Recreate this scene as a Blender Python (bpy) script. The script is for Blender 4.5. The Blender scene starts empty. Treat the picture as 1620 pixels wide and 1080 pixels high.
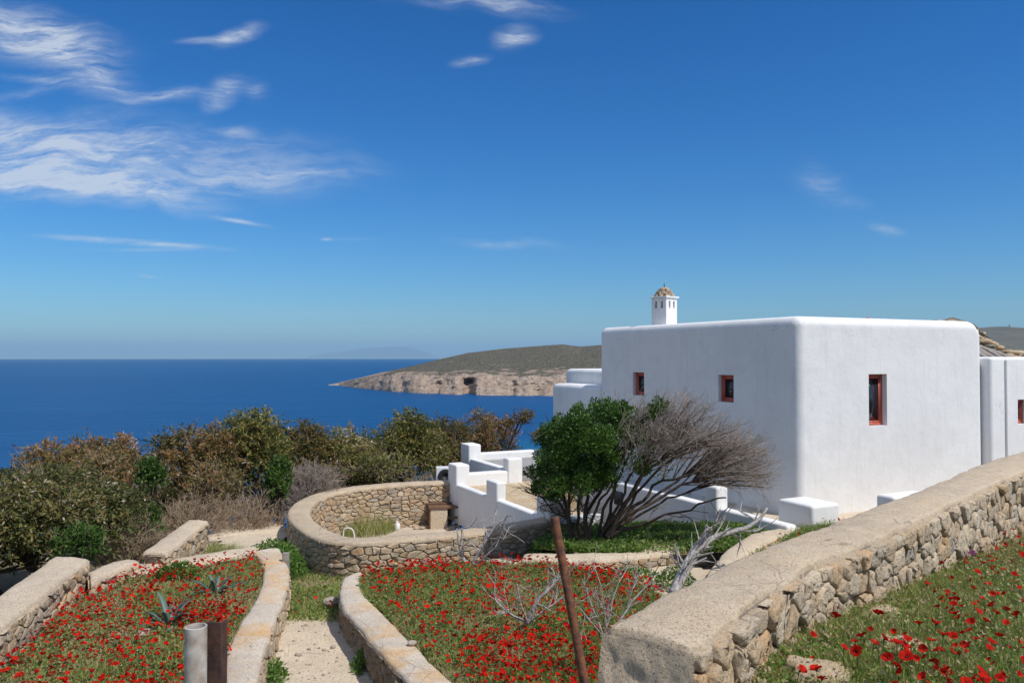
import bpy, bmesh, math, random
import numpy as np
from mathutils import Vector, Matrix, Euler

# ------------------------------------------------------------------ camera, world, sun
scene = bpy.context.scene
col = scene.collection
F_PX, CX, CY, HOR = 1260.0, 810.0, 540.0, 565.0
PITCH = math.atan((HOR - CY) / F_PX)

cam_d = bpy.data.cameras.new('camera')
cam = bpy.data.objects.new('camera', cam_d); col.objects.link(cam)
cam_d.sensor_width = 36.0; cam_d.lens = 36.0 * F_PX / 1620.0
cam_d.clip_start = 0.1; cam_d.clip_end = 120000
cam.location = (0, 0, 0)
cam.rotation_euler = (math.pi / 2 + PITCH, 0, 0)
scene.camera = cam

SUN_EL = math.radians(54)
SUN_V = Vector((0.81, -0.587, 0)).normalized()          # horizontal direction towards the sun
to_sun = Vector((SUN_V.x * math.cos(SUN_EL), SUN_V.y * math.cos(SUN_EL), math.sin(SUN_EL)))
sd = bpy.data.lights.new('sun', 'SUN'); sd.energy = 4.2; sd.angle = math.radians(0.53); sd.color = (1.0, 0.955, 0.89)
so = bpy.data.objects.new('sun', sd); col.objects.link(so)
so.rotation_euler = to_sun.to_track_quat('Z', 'Y').to_euler()
so.location = (10, -10, 20)

scene.view_settings.view_transform = 'Standard'
scene.view_settings.look = 'None'
scene.view_settings.exposure = 0.0
scene.view_settings.gamma = 1.0
scene.render.engine = 'CYCLES'
scene.cycles.use_denoising = True
scene.cycles.max_bounces = 6
scene.cycles.diffuse_bounces = 4
scene.cycles.glossy_bounces = 2
scene.cycles.transmission_bounces = 2
scene.cycles.transparent_max_bounces = 4
scene.cycles.volume_bounces = 0
scene.cycles.caustics_reflective = False
scene.cycles.caustics_refractive = False

world = bpy.data.worlds.new('World'); scene.world = world; world.use_nodes = True


class NT:
    """small helper for node trees"""
    def __init__(s, tree):
        s.t = tree; s.n = tree.nodes; s.l = tree.links
    def node(s, typ, **kw):
        n = s.n.new(typ)
        for k, v in kw.items():
            setattr(n, k, v)
        return n
    def put(s, sock, v):
        if v is None: return
        if isinstance(v, bpy.types.NodeSocket): s.l.new(v, sock)
        else:
            try: sock.default_value = v
            except (TypeError, ValueError): sock.default_value = tuple(v) + (1.0,)
    def math(s, op, a, b=None, c=None, clamp=False):
        n = s.node('ShaderNodeMath', operation=op, use_clamp=clamp)
        s.put(n.inputs[0], a); s.put(n.inputs[1], b); s.put(n.inputs[2], c)
        return n.outputs[0]
    def vmath(s, op, a, b=None, out=0):
        n = s.node('ShaderNodeVectorMath', operation=op)
        s.put(n.inputs[0], a); s.put(n.inputs[1], b)
        return n.outputs[out]
    def mix(s, f, a, b, blend='MIX'):
        n = s.node('ShaderNodeMix', data_type='RGBA', blend_type=blend)
        s.put(n.inputs[0], f); s.put(n.inputs[6], a); s.put(n.inputs[7], b)
        return n.outputs[2]
    def noise(s, vec, scale, detail=4, rough=0.55, dist=0.0):
        n = s.node('ShaderNodeTexNoise')
        s.put(n.inputs['Vector'], vec); s.put(n.inputs['Scale'], scale)
        s.put(n.inputs['Detail'], detail); s.put(n.inputs['Roughness'], rough); s.put(n.inputs['Distortion'], dist)
        return n.outputs[0]
    def voro(s, vec, scale, feature='F1', out=0):
        n = s.node('ShaderNodeTexVoronoi', feature=feature)
        s.put(n.inputs['Vector'], vec); s.put(n.inputs['Scale'], scale)
        return n.outputs[out]
    def ramp(s, f, stops):
        n = s.node('ShaderNodeValToRGB'); s.put(n.inputs[0], f)
        e = n.color_ramp.elements
        while len(e) < len(stops): e.new(0.5)
        for i, (p, c) in enumerate(stops):
            e[i].position = p
            e[i].color = (c, c, c, 1) if not hasattr(c, '__len__') else tuple(c) + (1,)
        return n.outputs[0]
    def mapping(s, vec, loc=(0, 0, 0), rot=(0, 0, 0), scale=(1, 1, 1)):
        n = s.node('ShaderNodeMapping'); s.put(n.inputs[0], vec)
        n.inputs[1].default_value = loc; n.inputs[2].default_value = rot; n.inputs[3].default_value = scale
        return n.outputs[0]
    def bump(s, h, strength=0.5, dist=0.02, normal=None):
        n = s.node('ShaderNodeBump'); s.put(n.inputs['Height'], h)
        n.inputs['Strength'].default_value = strength; n.inputs['Distance'].default_value = dist
        if normal is not None: s.l.new(normal, n.inputs['Normal'])
        return n.outputs[0]


FILL_VEIL = 0.90  # strength of the added out-of-view cloud that lifts ambient light


def build_world():
    w = NT(world.node_tree)
    w.n.clear()
    out = w.node('ShaderNodeOutputWorld'); bg = w.node('ShaderNodeBackground')
    sky = w.node('ShaderNodeTexSky', sky_type='NISHITA')
    sky.sun_disc = False
    sky.sun_elevation = SUN_EL
    sky.sun_rotation = math.atan2(SUN_V.x, SUN_V.y)
    sky.altitude = 1500; sky.air_density = 1.4; sky.dust_density = 0.35; sky.ozone_density = 3.5
    hs = w.node('ShaderNodeHueSaturation'); hs.inputs['Saturation'].default_value = 1.11; hs.inputs['Value'].default_value = 1.0
    gm = w.node('ShaderNodeGamma'); w.l.new(sky.outputs[0], gm.inputs[0]); gm.inputs[1].default_value = 1.25
    w.l.new(w.mix(1.0, gm.outputs[0], (0.385, 0.592, 0.83, 1), 'MULTIPLY'), hs.inputs['Color'])
    tc = w.node('ShaderNodeTexCoord')
    sep = w.node('ShaderNodeSeparateXYZ'); w.l.new(tc.outputs['Generated'], sep.inputs[0])
    # tangent coordinates of the sky north of the viewpoint (direction only)
    yy = w.math('MAXIMUM', sep.outputs[1], 0.05)
    a = w.math('DIVIDE', sep.outputs[0], yy); b = w.math('DIVIDE', sep.outputs[2], yy)
    cmb = w.node('ShaderNodeCombineXYZ'); w.l.new(a, cmb.inputs[0]); w.l.new(b, cmb.inputs[1])
    P = cmb.outputs[0]
    # warp
    nz = w.node('ShaderNodeTexNoise'); w.l.new(P, nz.inputs['Vector']); nz.inputs['Scale'].default_value = 5; nz.inputs['Detail'].default_value = 3
    off = w.vmath('SUBTRACT', nz.outputs['Color'], (0.5, 0.5, 0.5))
    sc = w.node('ShaderNodeVectorMath', operation='SCALE'); w.l.new(off, sc.inputs[0]); sc.inputs['Scale'].default_value = 0.07
    PW = w.vmath('ADD', P, sc.outputs[0])
    nz2 = w.node('ShaderNodeTexNoise'); w.l.new(w.mapping(P, scale=(1, 1.6, 1)), nz2.inputs['Vector']); nz2.inputs['Scale'].default_value = 17; nz2.inputs['Detail'].default_value = 4
    sc2 = w.node('ShaderNodeVectorMath', operation='SCALE'); w.l.new(w.vmath('SUBTRACT', nz2.outputs['Color'], (0.5, 0.5, 0.5)), sc2.inputs[0]); sc2.inputs['Scale'].default_value = 0.013
    PW = w.vmath('ADD', PW, sc2.outputs[0]); PS = w.vmath('ADD', P, sc2.outputs[0])
    streak = w.noise(w.mapping(PW, rot=(0, 0, math.radians(-6)), scale=(1.0, 5.5, 1)), 9.0, 10, 0.66, 0.35)
    fine = w.noise(w.mapping(PW, rot=(0, 0, math.radians(28)), scale=(1.0, 5.5, 1)), 26.0, 9, 0.72, 0.4)
    tex = w.math('ADD', w.math('MULTIPLY', streak, 0.65), w.math('MULTIPLY', fine, 0.35))
    soft = w.ramp(tex, [(0.38, 0.0), (0.47, 0.25), (0.56, 0.62), (0.68, 1.0)])
    # px centre, half sizes (px), tilt in degrees (positive rises to the right), strength, crisp
    clouds = [
        (30, 40, 190, 55, -12, 1.25), (130, 95, 130, 55, -38, 0.8), (60, 140, 150, 14, 8, 0.25),
        (375, 52, 50, 17, 20, 0.8), (330, 60, 70, 8, 2, .5), (350, 145, 45, 26, 35, 0.75), (270, 160, 90, 15, 4, 0.8), (110, 130, 150, 10, -10, .5), (400, 140, 28, 24, 0, .35), (180, 245, 400, 66, -5, 0.85), (130, 293, 250, 30, -9, 1.6), (-20, 270, 160, 50, 0, .6), (20, 200, 140, 40, -20, .7),
        (60, 275, 160, 40, -10, 0.7), (430, 285, 200, 26, 4, 0.5), (370, 207, 40, 12, 0, 0.5), (380, 350, 60, 5, -10, 0.7),
        (210, 383, 165, 7, -4, 1.1), (240, 395, 140, 4, 0, 0.3), (760, 5, 150, 22, -4, 0.75), (815, 55, 42, 22, 8, 1.0),
        (745, 92, 36, 12, 12, 0.65), (800, 385, 110, 10, -2, 0.32), (1300, 290, 60, 35, -35, 0.3),
        (1350, 320, 40, 12, 0, 0.3), (1405, 362, 36, 12, -12, 0.5), (230, 437, 24, 4, -8, 0.5), (515, 378, 14, 4, 0, 0.6),
        (560, 378, 45, 4, 0, 0.25), (430, 490, 400, 10, 0, 0.06)]
    tot = None
    for (px, py, hx, hy, rot, k) in clouds:
        c = ((px - CX) / F_PX, (HOR - py) / F_PX, 0)
        q = w.vmath('SUBTRACT', PW if hx > 60 and hy > 8 else (PS if hy > 8 else P), c)
        # half the warp for the small ones
        q = w.mapping(q, rot=(0, 0, math.radians(-rot)), scale=(1, 1, 1))
        q = w.vmath('MULTIPLY', q, (F_PX / hx, F_PX / hy, 0))
        d = w.vmath('LENGTH', q, out=1)
        m = w.math('SUBTRACT', 1.25, d, clamp=True)
        m = w.math('MULTIPLY', w.math('MULTIPLY', m, m, clamp=True), k)
        tot = m if tot is None else w.math('ADD', tot, m)
    # mask steepens the wisps: coverage raises density
    dens = w.math('MULTIPLY', w.math('MULTIPLY', soft, tot), 1.15, clamp=True)
    dens = w.math('ADD', dens, w.math('MULTIPLY', w.math('MULTIPLY', w.math('MINIMUM', tot, 1.3), 0.20), w.math('ADD', soft, 0.45)), clamp=True)
    dens = w.math('MULTIPLY', dens, w.math('GREATER_THAN', sep.outputs[1], 0.06))
    # unseen high cloud west, overhead and behind the viewer, added to brighten shade
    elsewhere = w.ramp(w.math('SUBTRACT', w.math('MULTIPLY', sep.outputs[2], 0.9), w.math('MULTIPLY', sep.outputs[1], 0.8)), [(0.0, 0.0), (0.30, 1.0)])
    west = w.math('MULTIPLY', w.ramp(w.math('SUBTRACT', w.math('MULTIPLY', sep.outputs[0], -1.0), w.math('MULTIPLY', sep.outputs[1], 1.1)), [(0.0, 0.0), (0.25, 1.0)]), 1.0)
    fill_veil = w.ramp(w.noise(w.mapping(tc.outputs['Generated'], scale=(1, 1, 2.5)), 2.2, 6, 0.65, 0.5), [(0.35, 0.15), (0.62, 0.9)])
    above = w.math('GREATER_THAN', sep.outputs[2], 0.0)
    dens2 = w.math('MULTIPLY', w.math('MULTIPLY', w.math('MAXIMUM', elsewhere, west), fill_veil), w.math('MULTIPLY', above, FILL_VEIL))
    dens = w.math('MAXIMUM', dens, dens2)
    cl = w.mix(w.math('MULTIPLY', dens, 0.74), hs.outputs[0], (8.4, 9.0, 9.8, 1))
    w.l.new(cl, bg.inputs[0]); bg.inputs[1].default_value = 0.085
    w.l.new(bg.outputs[0], out.inputs[0])


build_world()

# ------------------------------------------------------------------ geometry helpers
RNG = np.random.default_rng(7)


def ray(px, py):
    d = Vector(((px - CX), F_PX, (CY - py)))
    c, s = math.cos(PITCH), math.sin(PITCH)
    return Vector((d.x, d.y * c - d.z * s, d.y * s + d.z * c))


def W(px, py, z):
    """world point where the sight line of a photo pixel meets level z"""
    d = ray(px, py); t = z / d.z
    return Vector((d.x * t, d.y * t, z))


def WY(px, py, Y):
    d = ray(px, py); t = Y / d.y
    return Vector((d.x * t, Y, d.z * t))


def _hash(ix, iy, iz, seed):
    h = (ix.astype(np.int64) * 374761393 + iy.astype(np.int64) * 668265263 + iz.astype(np.int64) * 2147483647 + seed * 974711) & 0x7fffffff
    h = ((h ^ (h >> 13)) * 1274126177) & 0x7fffffff
    return ((h ^ (h >> 16)) & 0xffff) / 65535.0


def vnoise(P, seed=0):
    P = np.asarray(P, float)
    i = np.floor(P); f = P - i; f = f * f * (3 - 2 * f)
    i = i.astype(np.int64); r = 0
    for dx in (0, 1):
        wx = f[:, 0] if dx else 1 - f[:, 0]
        for dy in (0, 1):
            wy = f[:, 1] if dy else 1 - f[:, 1]
            for dz in (0, 1):
                wz = f[:, 2] if dz else 1 - f[:, 2]
                r = r + wx * wy * wz * _hash(i[:, 0] + dx, i[:, 1] + dy, i[:, 2] + dz, seed)
    return r


def fbm(P, freq=1.0, octs=4, seed=0, gain=0.5):
    P = np.asarray(P, float) * freq; a = 1.0; t = 0; n = 0
    for o in range(octs):
        t = t + a * vnoise(P, seed + o); n += a; a *= gain; P = P * 2.03 + 11.3
    return t / n                      # 0..1


class Acc:
    def __init__(s):
        s.V = []; s.T = []; s.F3 = []; s.F4 = []; s.n = 0
    def add(s, V, F, tone=0.5):
        V = np.asarray(V, float).reshape(-1, 3); F = np.asarray(F, np.int64)
        s.V.append(V)
        t = np.asarray(tone, float)
        s.T.append(np.full(len(V), float(t)) if t.ndim == 0 else t)
        if len(F):
            (s.F3 if F.shape[1] == 3 else s.F4).append(F + s.n)
        s.n += len(V)
    def more(s, F):     # faces on the last added verts
        F = np.asarray(F, np.int64); b = s.n - len(s.V[-1])
        if len(F): (s.F3 if F.shape[1] == 3 else s.F4).append(F + b)
    def mesh(s, name, mat, smooth=False):
        V = np.concatenate(s.V); T = np.concatenate(s.T)
        F3 = np.concatenate(s.F3) if s.F3 else np.zeros((0, 3), np.int64)
        F4 = np.concatenate(s.F4) if s.F4 else np.zeros((0, 4), np.int64)
        me = bpy.data.meshes.new(name)
        me.vertices.add(len(V)); me.vertices.foreach_set('co', V.astype(np.float32).ravel())
        nl = len(F3) * 3 + len(F4) * 4
        me.loops.add(nl); me.loops.foreach_set('vertex_index', np.concatenate([F3.ravel(), F4.ravel()]).astype(np.int32))
        me.polygons.add(len(F3) + len(F4))
        st = np.concatenate([np.arange(len(F3)) * 3, len(F3) * 3 + np.arange(len(F4)) * 4]).astype(np.int32)
        me.polygons.foreach_set('loop_start', st)
        if smooth: me.polygons.foreach_set('use_smooth', np.ones(len(st), bool))
        me.update(calc_edges=True)
        at = me.attributes.new('tone', 'FLOAT', 'POINT'); at.data.foreach_set('value', T.astype(np.float32))
        me.materials.append(mat)
        return me
    def obj(s, name, mat, parent=None, smooth=False):
        o = bpy.data.objects.new(name, s.mesh(name, mat, smooth)); col.objects.link(o)
        if parent: o.parent = parent
        return o


def tag(o, label=None, cat=None, group=None, kind=None):
    if label: o['label'] = label
    if cat: o['category'] = cat
    if group: o['group'] = group
    if kind: o['kind'] = kind
    return o


def empty(name, loc, label, cat, group=None, rz=0.0):
    o = bpy.data.objects.new(name, None); col.objects.link(o); o.location = loc; o.rotation_euler = (0, 0, rz)
    o.empty_display_size = 0.2
    return tag(o, label, cat, group)


def grid_faces(n, m, wrap=False):
    """n rows, m cols"""
    i = np.arange(n - 1)[:, None]; j = np.arange(m if wrap else m - 1)[None, :]
    a = i * m + j; b = i * m + (j + 1) % m
    return np.stack([a, b, b + m, a + m], -1).reshape(-1, 4)


def frames(p):
    p = np.asarray(p, float); t = np.gradient(p, axis=0); t /= np.linalg.norm(t, axis=1)[:, None] + 1e-9
    ref = np.array([0.13, 0.21, 1.0]) if abs(t[:, 2]).mean() < 0.8 else np.array([1.0, 0.2, 0.1])
    a = np.cross(t, ref); a /= np.linalg.norm(a, axis=1)[:, None] + 1e-9
    return t, a, np.cross(t, a)


def tube(acc, p, r, sides=5, tone=0.5, cap=True):
    p = np.asarray(p, float); r = np.broadcast_to(np.asarray(r, float), (len(p),))
    t, a, b = frames(p)
    an = np.linspace(0, 2 * np.pi, sides, endpoint=False)
    V = p[:, None, :] + r[:, None, None] * (np.cos(an)[None, :, None] * a[:, None, :] + np.sin(an)[None, :, None] * b[:, None, :])
    V = V.reshape(-1, 3); n = len(p)
    if cap:
        V = np.vstack([V, p[0], p[-1]])
    acc.add(V, grid_faces(n, sides, True), tone)
    if cap:
        k = np.arange(sides); k2 = (k + 1) % sides
        acc.more(np.stack([np.full(sides, n * sides), k2, k], -1))
        acc.more(np.stack([np.full(sides, n * sides + 1), (n - 1) * sides + k, (n - 1) * sides + k2], -1))


# ------------------------------------------------------------------ materials
def new_mat(name):
    m = bpy.data.materials.new(name); m.use_nodes = True
    t = NT(m.node_tree); bs = t.n['Principled BSDF']
    return m, t, bs


def tone_of(t):
    a = t.node('ShaderNodeAttribute'); a.attribute_name = 'tone'
    return a.outputs['Fac']


def pos(t):
    return t.node('ShaderNodeNewGeometry').outputs['Position']


def mat_white():
    m, t, b = new_mat('whitewash')
    p = pos(t)
    big = t.noise(p, 0.7, 5, 0.6); mid = t.noise(p, 4.0, 6, 0.65)
    c = t.mix(t.ramp(big, [(0.35, 0.0), (0.7, 1.0)]), (0.80, 0.80, 0.785), (0.74, 0.735, 0.72))
    c = t.mix(t.math('MULTIPLY', t.ramp(mid, [(0.58, 0.0), (0.75, 1.0)]), 0.3), c, (0.60, 0.60, 0.585))
    # vertical run marks
    st = t.noise(t.mapping(p, scale=(3.0, 3.0, 0.28)), 2.2, 5, 0.6)
    c = t.mix(t.math('MULTIPLY', t.ramp(st, [(0.55, 0.0), (0.75, 1.0)]), 0.28), c, (0.55, 0.54, 0.51))
    base_w = t.ramp(t.math('ADD', t.noise(p, 2.6, 5, 0.7), t.math('MULTIPLY', t.noise(t.mapping(p, loc=(9, 2, 5)), 0.5, 3), 0.6)), [(0.80, 0.0), (0.98, 1.0)])
    c = t.mix(t.math('MULTIPLY', base_w, 0.16), c, (0.56, 0.55, 0.52))
    # small chips in patches
    ch = t.math('MULTIPLY', t.ramp(t.noise(p, 0.9, 2, 0.5), [(0.60, 0.0), (0.68, 1.0)]), t.ramp(t.noise(p, 12.0, 5, 0.7), [(0.60, 0.0), (0.64, 1.0)]))
    c = t.mix(t.math('MULTIPLY', ch, 0.55), c, (0.30, 0.30, 0.29))
    t.l.new(c, b.inputs['Base Color']); b.inputs['Roughness'].default_value = 0.85
    h = t.math('ADD', t.math('MULTIPLY', t.noise(p, 1.6, 3), 1.0), t.math('MULTIPLY', t.noise(p, 14, 5, 0.6), 0.16))
    t.l.new(t.bump(h, 0.42, 0.05), b.inputs['Normal'])
    return m


def mat_stone(name, stops, bump=1.0, sc=1.0):
    m, t, b = new_mat(name)
    p = pos(t); to = tone_of(t)
    c = t.ramp(to, stops)
    n1 = t.noise(p, 9 * sc, 6, 0.65); n2 = t.noise(p, 45 * sc, 5, 0.7)
    c = t.mix(t.ramp(n1, [(0.35, 0.0), (0.7, 0.45)]), c, (0.52, 0.43, 0.33))
    c = t.mix(t.math('MULTIPLY', t.ramp(n2, [(0.34, 1.0), (0.50, 0.0)]), 0.6), c, (0.17, 0.135, 0.10))
    n4 = t.noise(p, 120 * sc, 3, 0.7)
    c = t.mix(t.math('MULTIPLY', t.ramp(n4, [(0.5, 0.0), (0.66, 1.0)]), 0.35), c, (0.62, 0.55, 0.46))
    n3 = t.noise(p, 5 * sc, 3, 0.6)
    c = t.mix(t.math('MULTIPLY', t.ramp(n3, [(0.62, 0.0), (0.72, 1.0)]), 0.6), c, (0.45, 0.27, 0.11))
    t.l.new(c, b.inputs['Base Color']); b.inputs['Roughness'].default_value = 0.92
    h = t.math('ADD', n1, t.math('ADD', t.math('MULTIPLY', n2, 0.5), t.math('MULTIPLY', n4, 0.15)))
    t.l.new(t.bump(h, bump, 0.045 / sc), b.inputs['Normal'])
    return m


def mat_cement(name, base, light, stain, stain_amt, sc=1.0, dark=(0.24, 0.2, 0.16)):
    m, t, b = new_mat(name)
    p = pos(t)
    n1 = t.noise(p, 3.0 * sc, 6, 0.65); n2 = t.noise(p, 28 * sc, 6, 0.72); n3 = t.noise(t.mapping(p, loc=(7, 3, 1)), 1.6 * sc, 5, 0.6)
    c = t.mix(t.ramp(n1, [(0.35, 0.0), (0.65, 1.0)]), base, light)
    c = t.mix(t.math('MULTIPLY', t.ramp(n3, [(0.45, 0.0), (0.66, 1.0)]), stain_amt), c, stain)
    c = t.mix(t.math('MULTIPLY', t.ramp(n2, [(0.30, 1.0), (0.46, 0.0)]), 0.55), c, dark)
    t.l.new(c, b.inputs['Base Color']); b.inputs['Roughness'].default_value = 0.95
    n4 = t.noise(t.mapping(p, scale=(1, 1, 1)), 75 * sc, 4, 0.75)
    pit = t.ramp(t.noise(t.mapping(p, loc=(3, 9, 2)), 50 * sc, 3, 0.6), [(0.30, 0.0), (0.42, 1.0)])
    c = t.mix(t.math('MULTIPLY', t.ramp(n4, [(0.40, 1.0), (0.52, 0.0)]), 0.30), c, dark)
    c = t.mix(t.math('MULTIPLY', t.ramp(n4, [(0.55, 0.0), (0.70, 1.0)]), 0.35), c, t.mix(0.5, light + (1.0,), (0.7, 0.64, 0.56, 1.0)))
    c = t.mix(t.math('MULTIPLY', t.math('SUBTRACT', 1.0, pit), 0.6), c, dark)
    t.l.new(c, b.inputs['Base Color'])
    wp = t.vmath('ADD', p, t.vmath('MULTIPLY', t.node('ShaderNodeTexNoise').outputs['Color'], (0.25, 0.25, 0.25)))
    ck = t.ramp(t.voro(wp, 1.1 * sc, 'DISTANCE_TO_EDGE'), [(0.0, 1.0), (0.012, 0.0)])
    ck = t.math('MULTIPLY', ck, t.ramp(t.noise(p, 1.7, 2), [(0.48, 0.0), (0.56, 1.0)]))
    c = t.mix(t.math('MULTIPLY', ck, 0.75), c, dark)
    blot = t.noise(t.mapping(p, loc=(4, 4, 4)), 0.9 * sc, 4, 0.7)
    c = t.mix(t.math('MULTIPLY', t.ramp(blot, [(0.50, 0.0), (0.64, 1.0)]), 0.40), c, t.mix(0.5, dark + (1.0,), light + (1.0,)))
    t.l.new(c, b.inputs['Base Color'])
    h = t.math('ADD', n1, t.math('ADD', t.math('MULTIPLY', n2, 0.6), t.math('ADD', t.math('MULTIPLY', n4, 0.35), t.math('MULTIPLY', pit, 0.3))))
    t.l.new(t.bump(h, 1.0, 0.03 / sc), b.inputs['Normal'])
    return m


def mat_leaf(name, stops, trans=0.25, rough=0.6):
    m, t, b = new_mat(name)
    c = t.ramp(tone_of(t), stops)
    n = t.noise(pos(t), 1.3, 3)
    c = t.mix(t.math('MULTIPLY', n, 0.3), c, t.mix(0.5, c, (0.16, 0.11, 0.04)))
    t.l.new(c, b.inputs['Base Color']); b.inputs['Roughness'].default_value = rough
    b.inputs['Specular IOR Level'].default_value = 0.3 if rough < 0.75 else 0.05
    tr = t.node('ShaderNodeBsdfTranslucent'); t.l.new(c, tr.inputs[0])
    mx = t.node('ShaderNodeMixShader'); mx.inputs[0].default_value = trans
    t.l.new(b.outputs[0], mx.inputs[1]); t.l.new(tr.outputs[0], mx.inputs[2])
    t.l.new(mx.outputs[0], t.n['Material Output'].inputs[0])
    return m


def mat_simple(name, colr, rough=0.7, var=0.25, sc=8, metal=0.0, bump=0.2, dark=None):
    m, t, b = new_mat(name)
    p = pos(t); n = t.noise(p, sc, 5, 0.6)
    d = dark or tuple(x * (1 - var) for x in colr)
    c = t.mix(t.ramp(n, [(0.35, 0.0), (0.65, 1.0)]), d, colr)
    t.l.new(c, b.inputs['Base Color']); b.inputs['Roughness'].default_value = rough; b.inputs['Metallic'].default_value = metal
    if bump: t.l.new(t.bump(n, bump, 0.01), b.inputs['Normal'])
    return m


def mat_ground(name, stops, sc=1.0, bump=0.6):
    m, t, b = new_mat(name)
    p = pos(t)
    n1 = t.noise(p, 1.3 * sc, 5, 0.6); n2 = t.noise(p, 18 * sc, 6, 0.7)
    f = t.math('ADD', t.math('MULTIPLY', n1, 0.6), t.math('MULTIPLY', n2, 0.4))
    c = t.ramp(f, stops)
    t.l.new(c, b.inputs['Base Color']); b.inputs['Roughness'].default_value = 0.95
    t.l.new(t.bump(n2, bump, 0.04), b.inputs['Normal'])
    return m


STONE_A = [(0.0, (0.410, 0.296, 0.167)), (0.2, (0.518, 0.347, 0.171)), (0.38, (0.454, 0.367, 0.252)), (0.52, (0.583, 0.439, 0.261)),
           (0.68, (0.324, 0.281, 0.225)), (0.78, (0.486, 0.316, 0.167)), (0.9, (0.648, 0.510, 0.347)), (1.0, (0.540, 0.306, 0.126))]
STONE_N = [(0.0, (0.540, 0.418, 0.270)), (0.2, (0.626, 0.428, 0.225)), (0.38, (0.562, 0.459, 0.324)), (0.52, (0.691, 0.541, 0.360)),
           (0.68, (0.454, 0.403, 0.324)), (0.78, (0.616, 0.439, 0.252)), (0.9, (0.756, 0.632, 0.450)), (1.0, (0.648, 0.398, 0.180))]
M = dict(
    white=mat_white(),
    stone=mat_stone('rubble_stone', STONE_A, 0.8),
    stone_near=mat_stone('rubble_stone_near', STONE_N, 1.0, 1.4),
    mortar=mat_cement('mortar', (0.324, 0.253, 0.182), (0.420, 0.333, 0.242), (0.240, 0.184, 0.121), 0.3, 2.0),
    cap=mat_cement('cement_cap', (0.628, 0.514, 0.368), (0.738, 0.603, 0.441), (0.683, 0.533, 0.335), 0.35),
    cap_near=mat_cement('cement_cap_near', (0.602, 0.476, 0.335), (0.697, 0.559, 0.396), (0.643, 0.470, 0.257), 0.35, 1.6, (0.224, 0.180, 0.130)),
    cap_lichen=mat_cement('cement_lichen', (0.630, 0.533, 0.408), (0.750, 0.648, 0.516), (0.737, 0.419, 0.132), 0.75, 1.3),
    cap_ring=mat_cement('cement_ring', (0.547, 0.432, 0.296), (0.643, 0.514, 0.357), (0.492, 0.368, 0.223), 0.4),
    path=mat_cement('path_concrete', (0.683, 0.552, 0.396), (0.793, 0.660, 0.491), (0.574, 0.457, 0.301), 0.4, 1.0, (0.306, 0.270, 0.205)),
    floor=mat_cement('ring_floor', (0.603, 0.495, 0.372), (0.697, 0.584, 0.456), (0.402, 0.318, 0.216), 0.4),
    deck=mat_cement('deck_tan', (0.603, 0.457, 0.276), (0.697, 0.559, 0.372), (0.563, 0.368, 0.156), 0.5, 0.6),
    deck_grey=mat_cement('deck_grey', (0.36, 0.36, 0.35), (0.42, 0.42, 0.41), (0.3, 0.3, 0.28), 0.3, 0.6),
    red=mat_simple('red_paint', (0.52, 0.115, 0.075), 0.45, 0.15, 6, bump=0.05),
    rust=mat_simple('rust', (0.22, 0.085, 0.035), 0.85, 0.5, 30, bump=0.5, dark=(0.07, 0.03, 0.02)),
    rust_dark=mat_simple('rust_dark', (0.10, 0.045, 0.03), 0.8, 0.5, 25, bump=0.5, dark=(0.035, 0.02, 0.017)),
    pipe=mat_simple('pipe_grey', (0.55, 0.52, 0.47), 0.6, 0.3, 14, bump=0.15, dark=(0.33, 0.26, 0.2)),
    wood=mat_simple('weathered_wood', (0.33, 0.29, 0.25), 0.9, 0.4, 12, bump=0.4),
    wood_brown=mat_simple('brown_wood', (0.20, 0.11, 0.06), 0.85, 0.5, 12, bump=0.4),
    silver=mat_simple('dead_wood', (0.50, 0.475, 0.45), 0.85, 0.45, 22, bump=0.5, dark=(0.2, 0.185, 0.175)),
    bark=mat_simple('bark', (0.115, 0.078, 0.055), 0.95, 0.5, 20, bump=0.6, dark=(0.05, 0.036, 0.027)),
    twig=mat_simple('bare_twig', (0.38, 0.315, 0.265), 0.9, 0.35, 9, bump=0.0),
    twig_grey=mat_simple('grey_twig', (0.45, 0.335, 0.225), 0.9, 0.4, 6, bump=0.0),
    white_metal=mat_simple('white_metal', (0.75, 0.75, 0.73), 0.4, 0.1, 6, bump=0.0),
    dark=mat_simple('dark_grille', (0.03, 0.03, 0.032), 0.5, 0.3, 10, bump=0.0),
    rock=mat_stone('rock', [(0.0, (0.33, 0.28, 0.22)), (1.0, (0.44, 0.38, 0.31))], 0.8),
    soil=mat_ground('dry_soil', [(0.3, (0.13, 0.09, 0.05)), (0.5, (0.24, 0.18, 0.10)), (0.7, (0.33, 0.26, 0.16))]),
    turf=mat_ground('turf', [(0.3, (0.08, 0.085, 0.03)), (0.5, (0.19, 0.165, 0.08)), (0.7, (0.34, 0.27, 0.165))], 1.5),
    scrubland=mat_ground('scrubland', [(0.3, (0.06, 0.06, 0.03)), (0.5, (0.13, 0.11, 0.06)), (0.7, (0.26, 0.2, 0.13))]),
)


def mat_glass():
    m, t, b = new_mat('window_glass')
    b.inputs['Base Color'].default_value = (0.018, 0.024, 0.03, 1); b.inputs['Roughness'].default_value = 0.06
    b.inputs['Specular IOR Level'].default_value = 0.7
    return m


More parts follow.
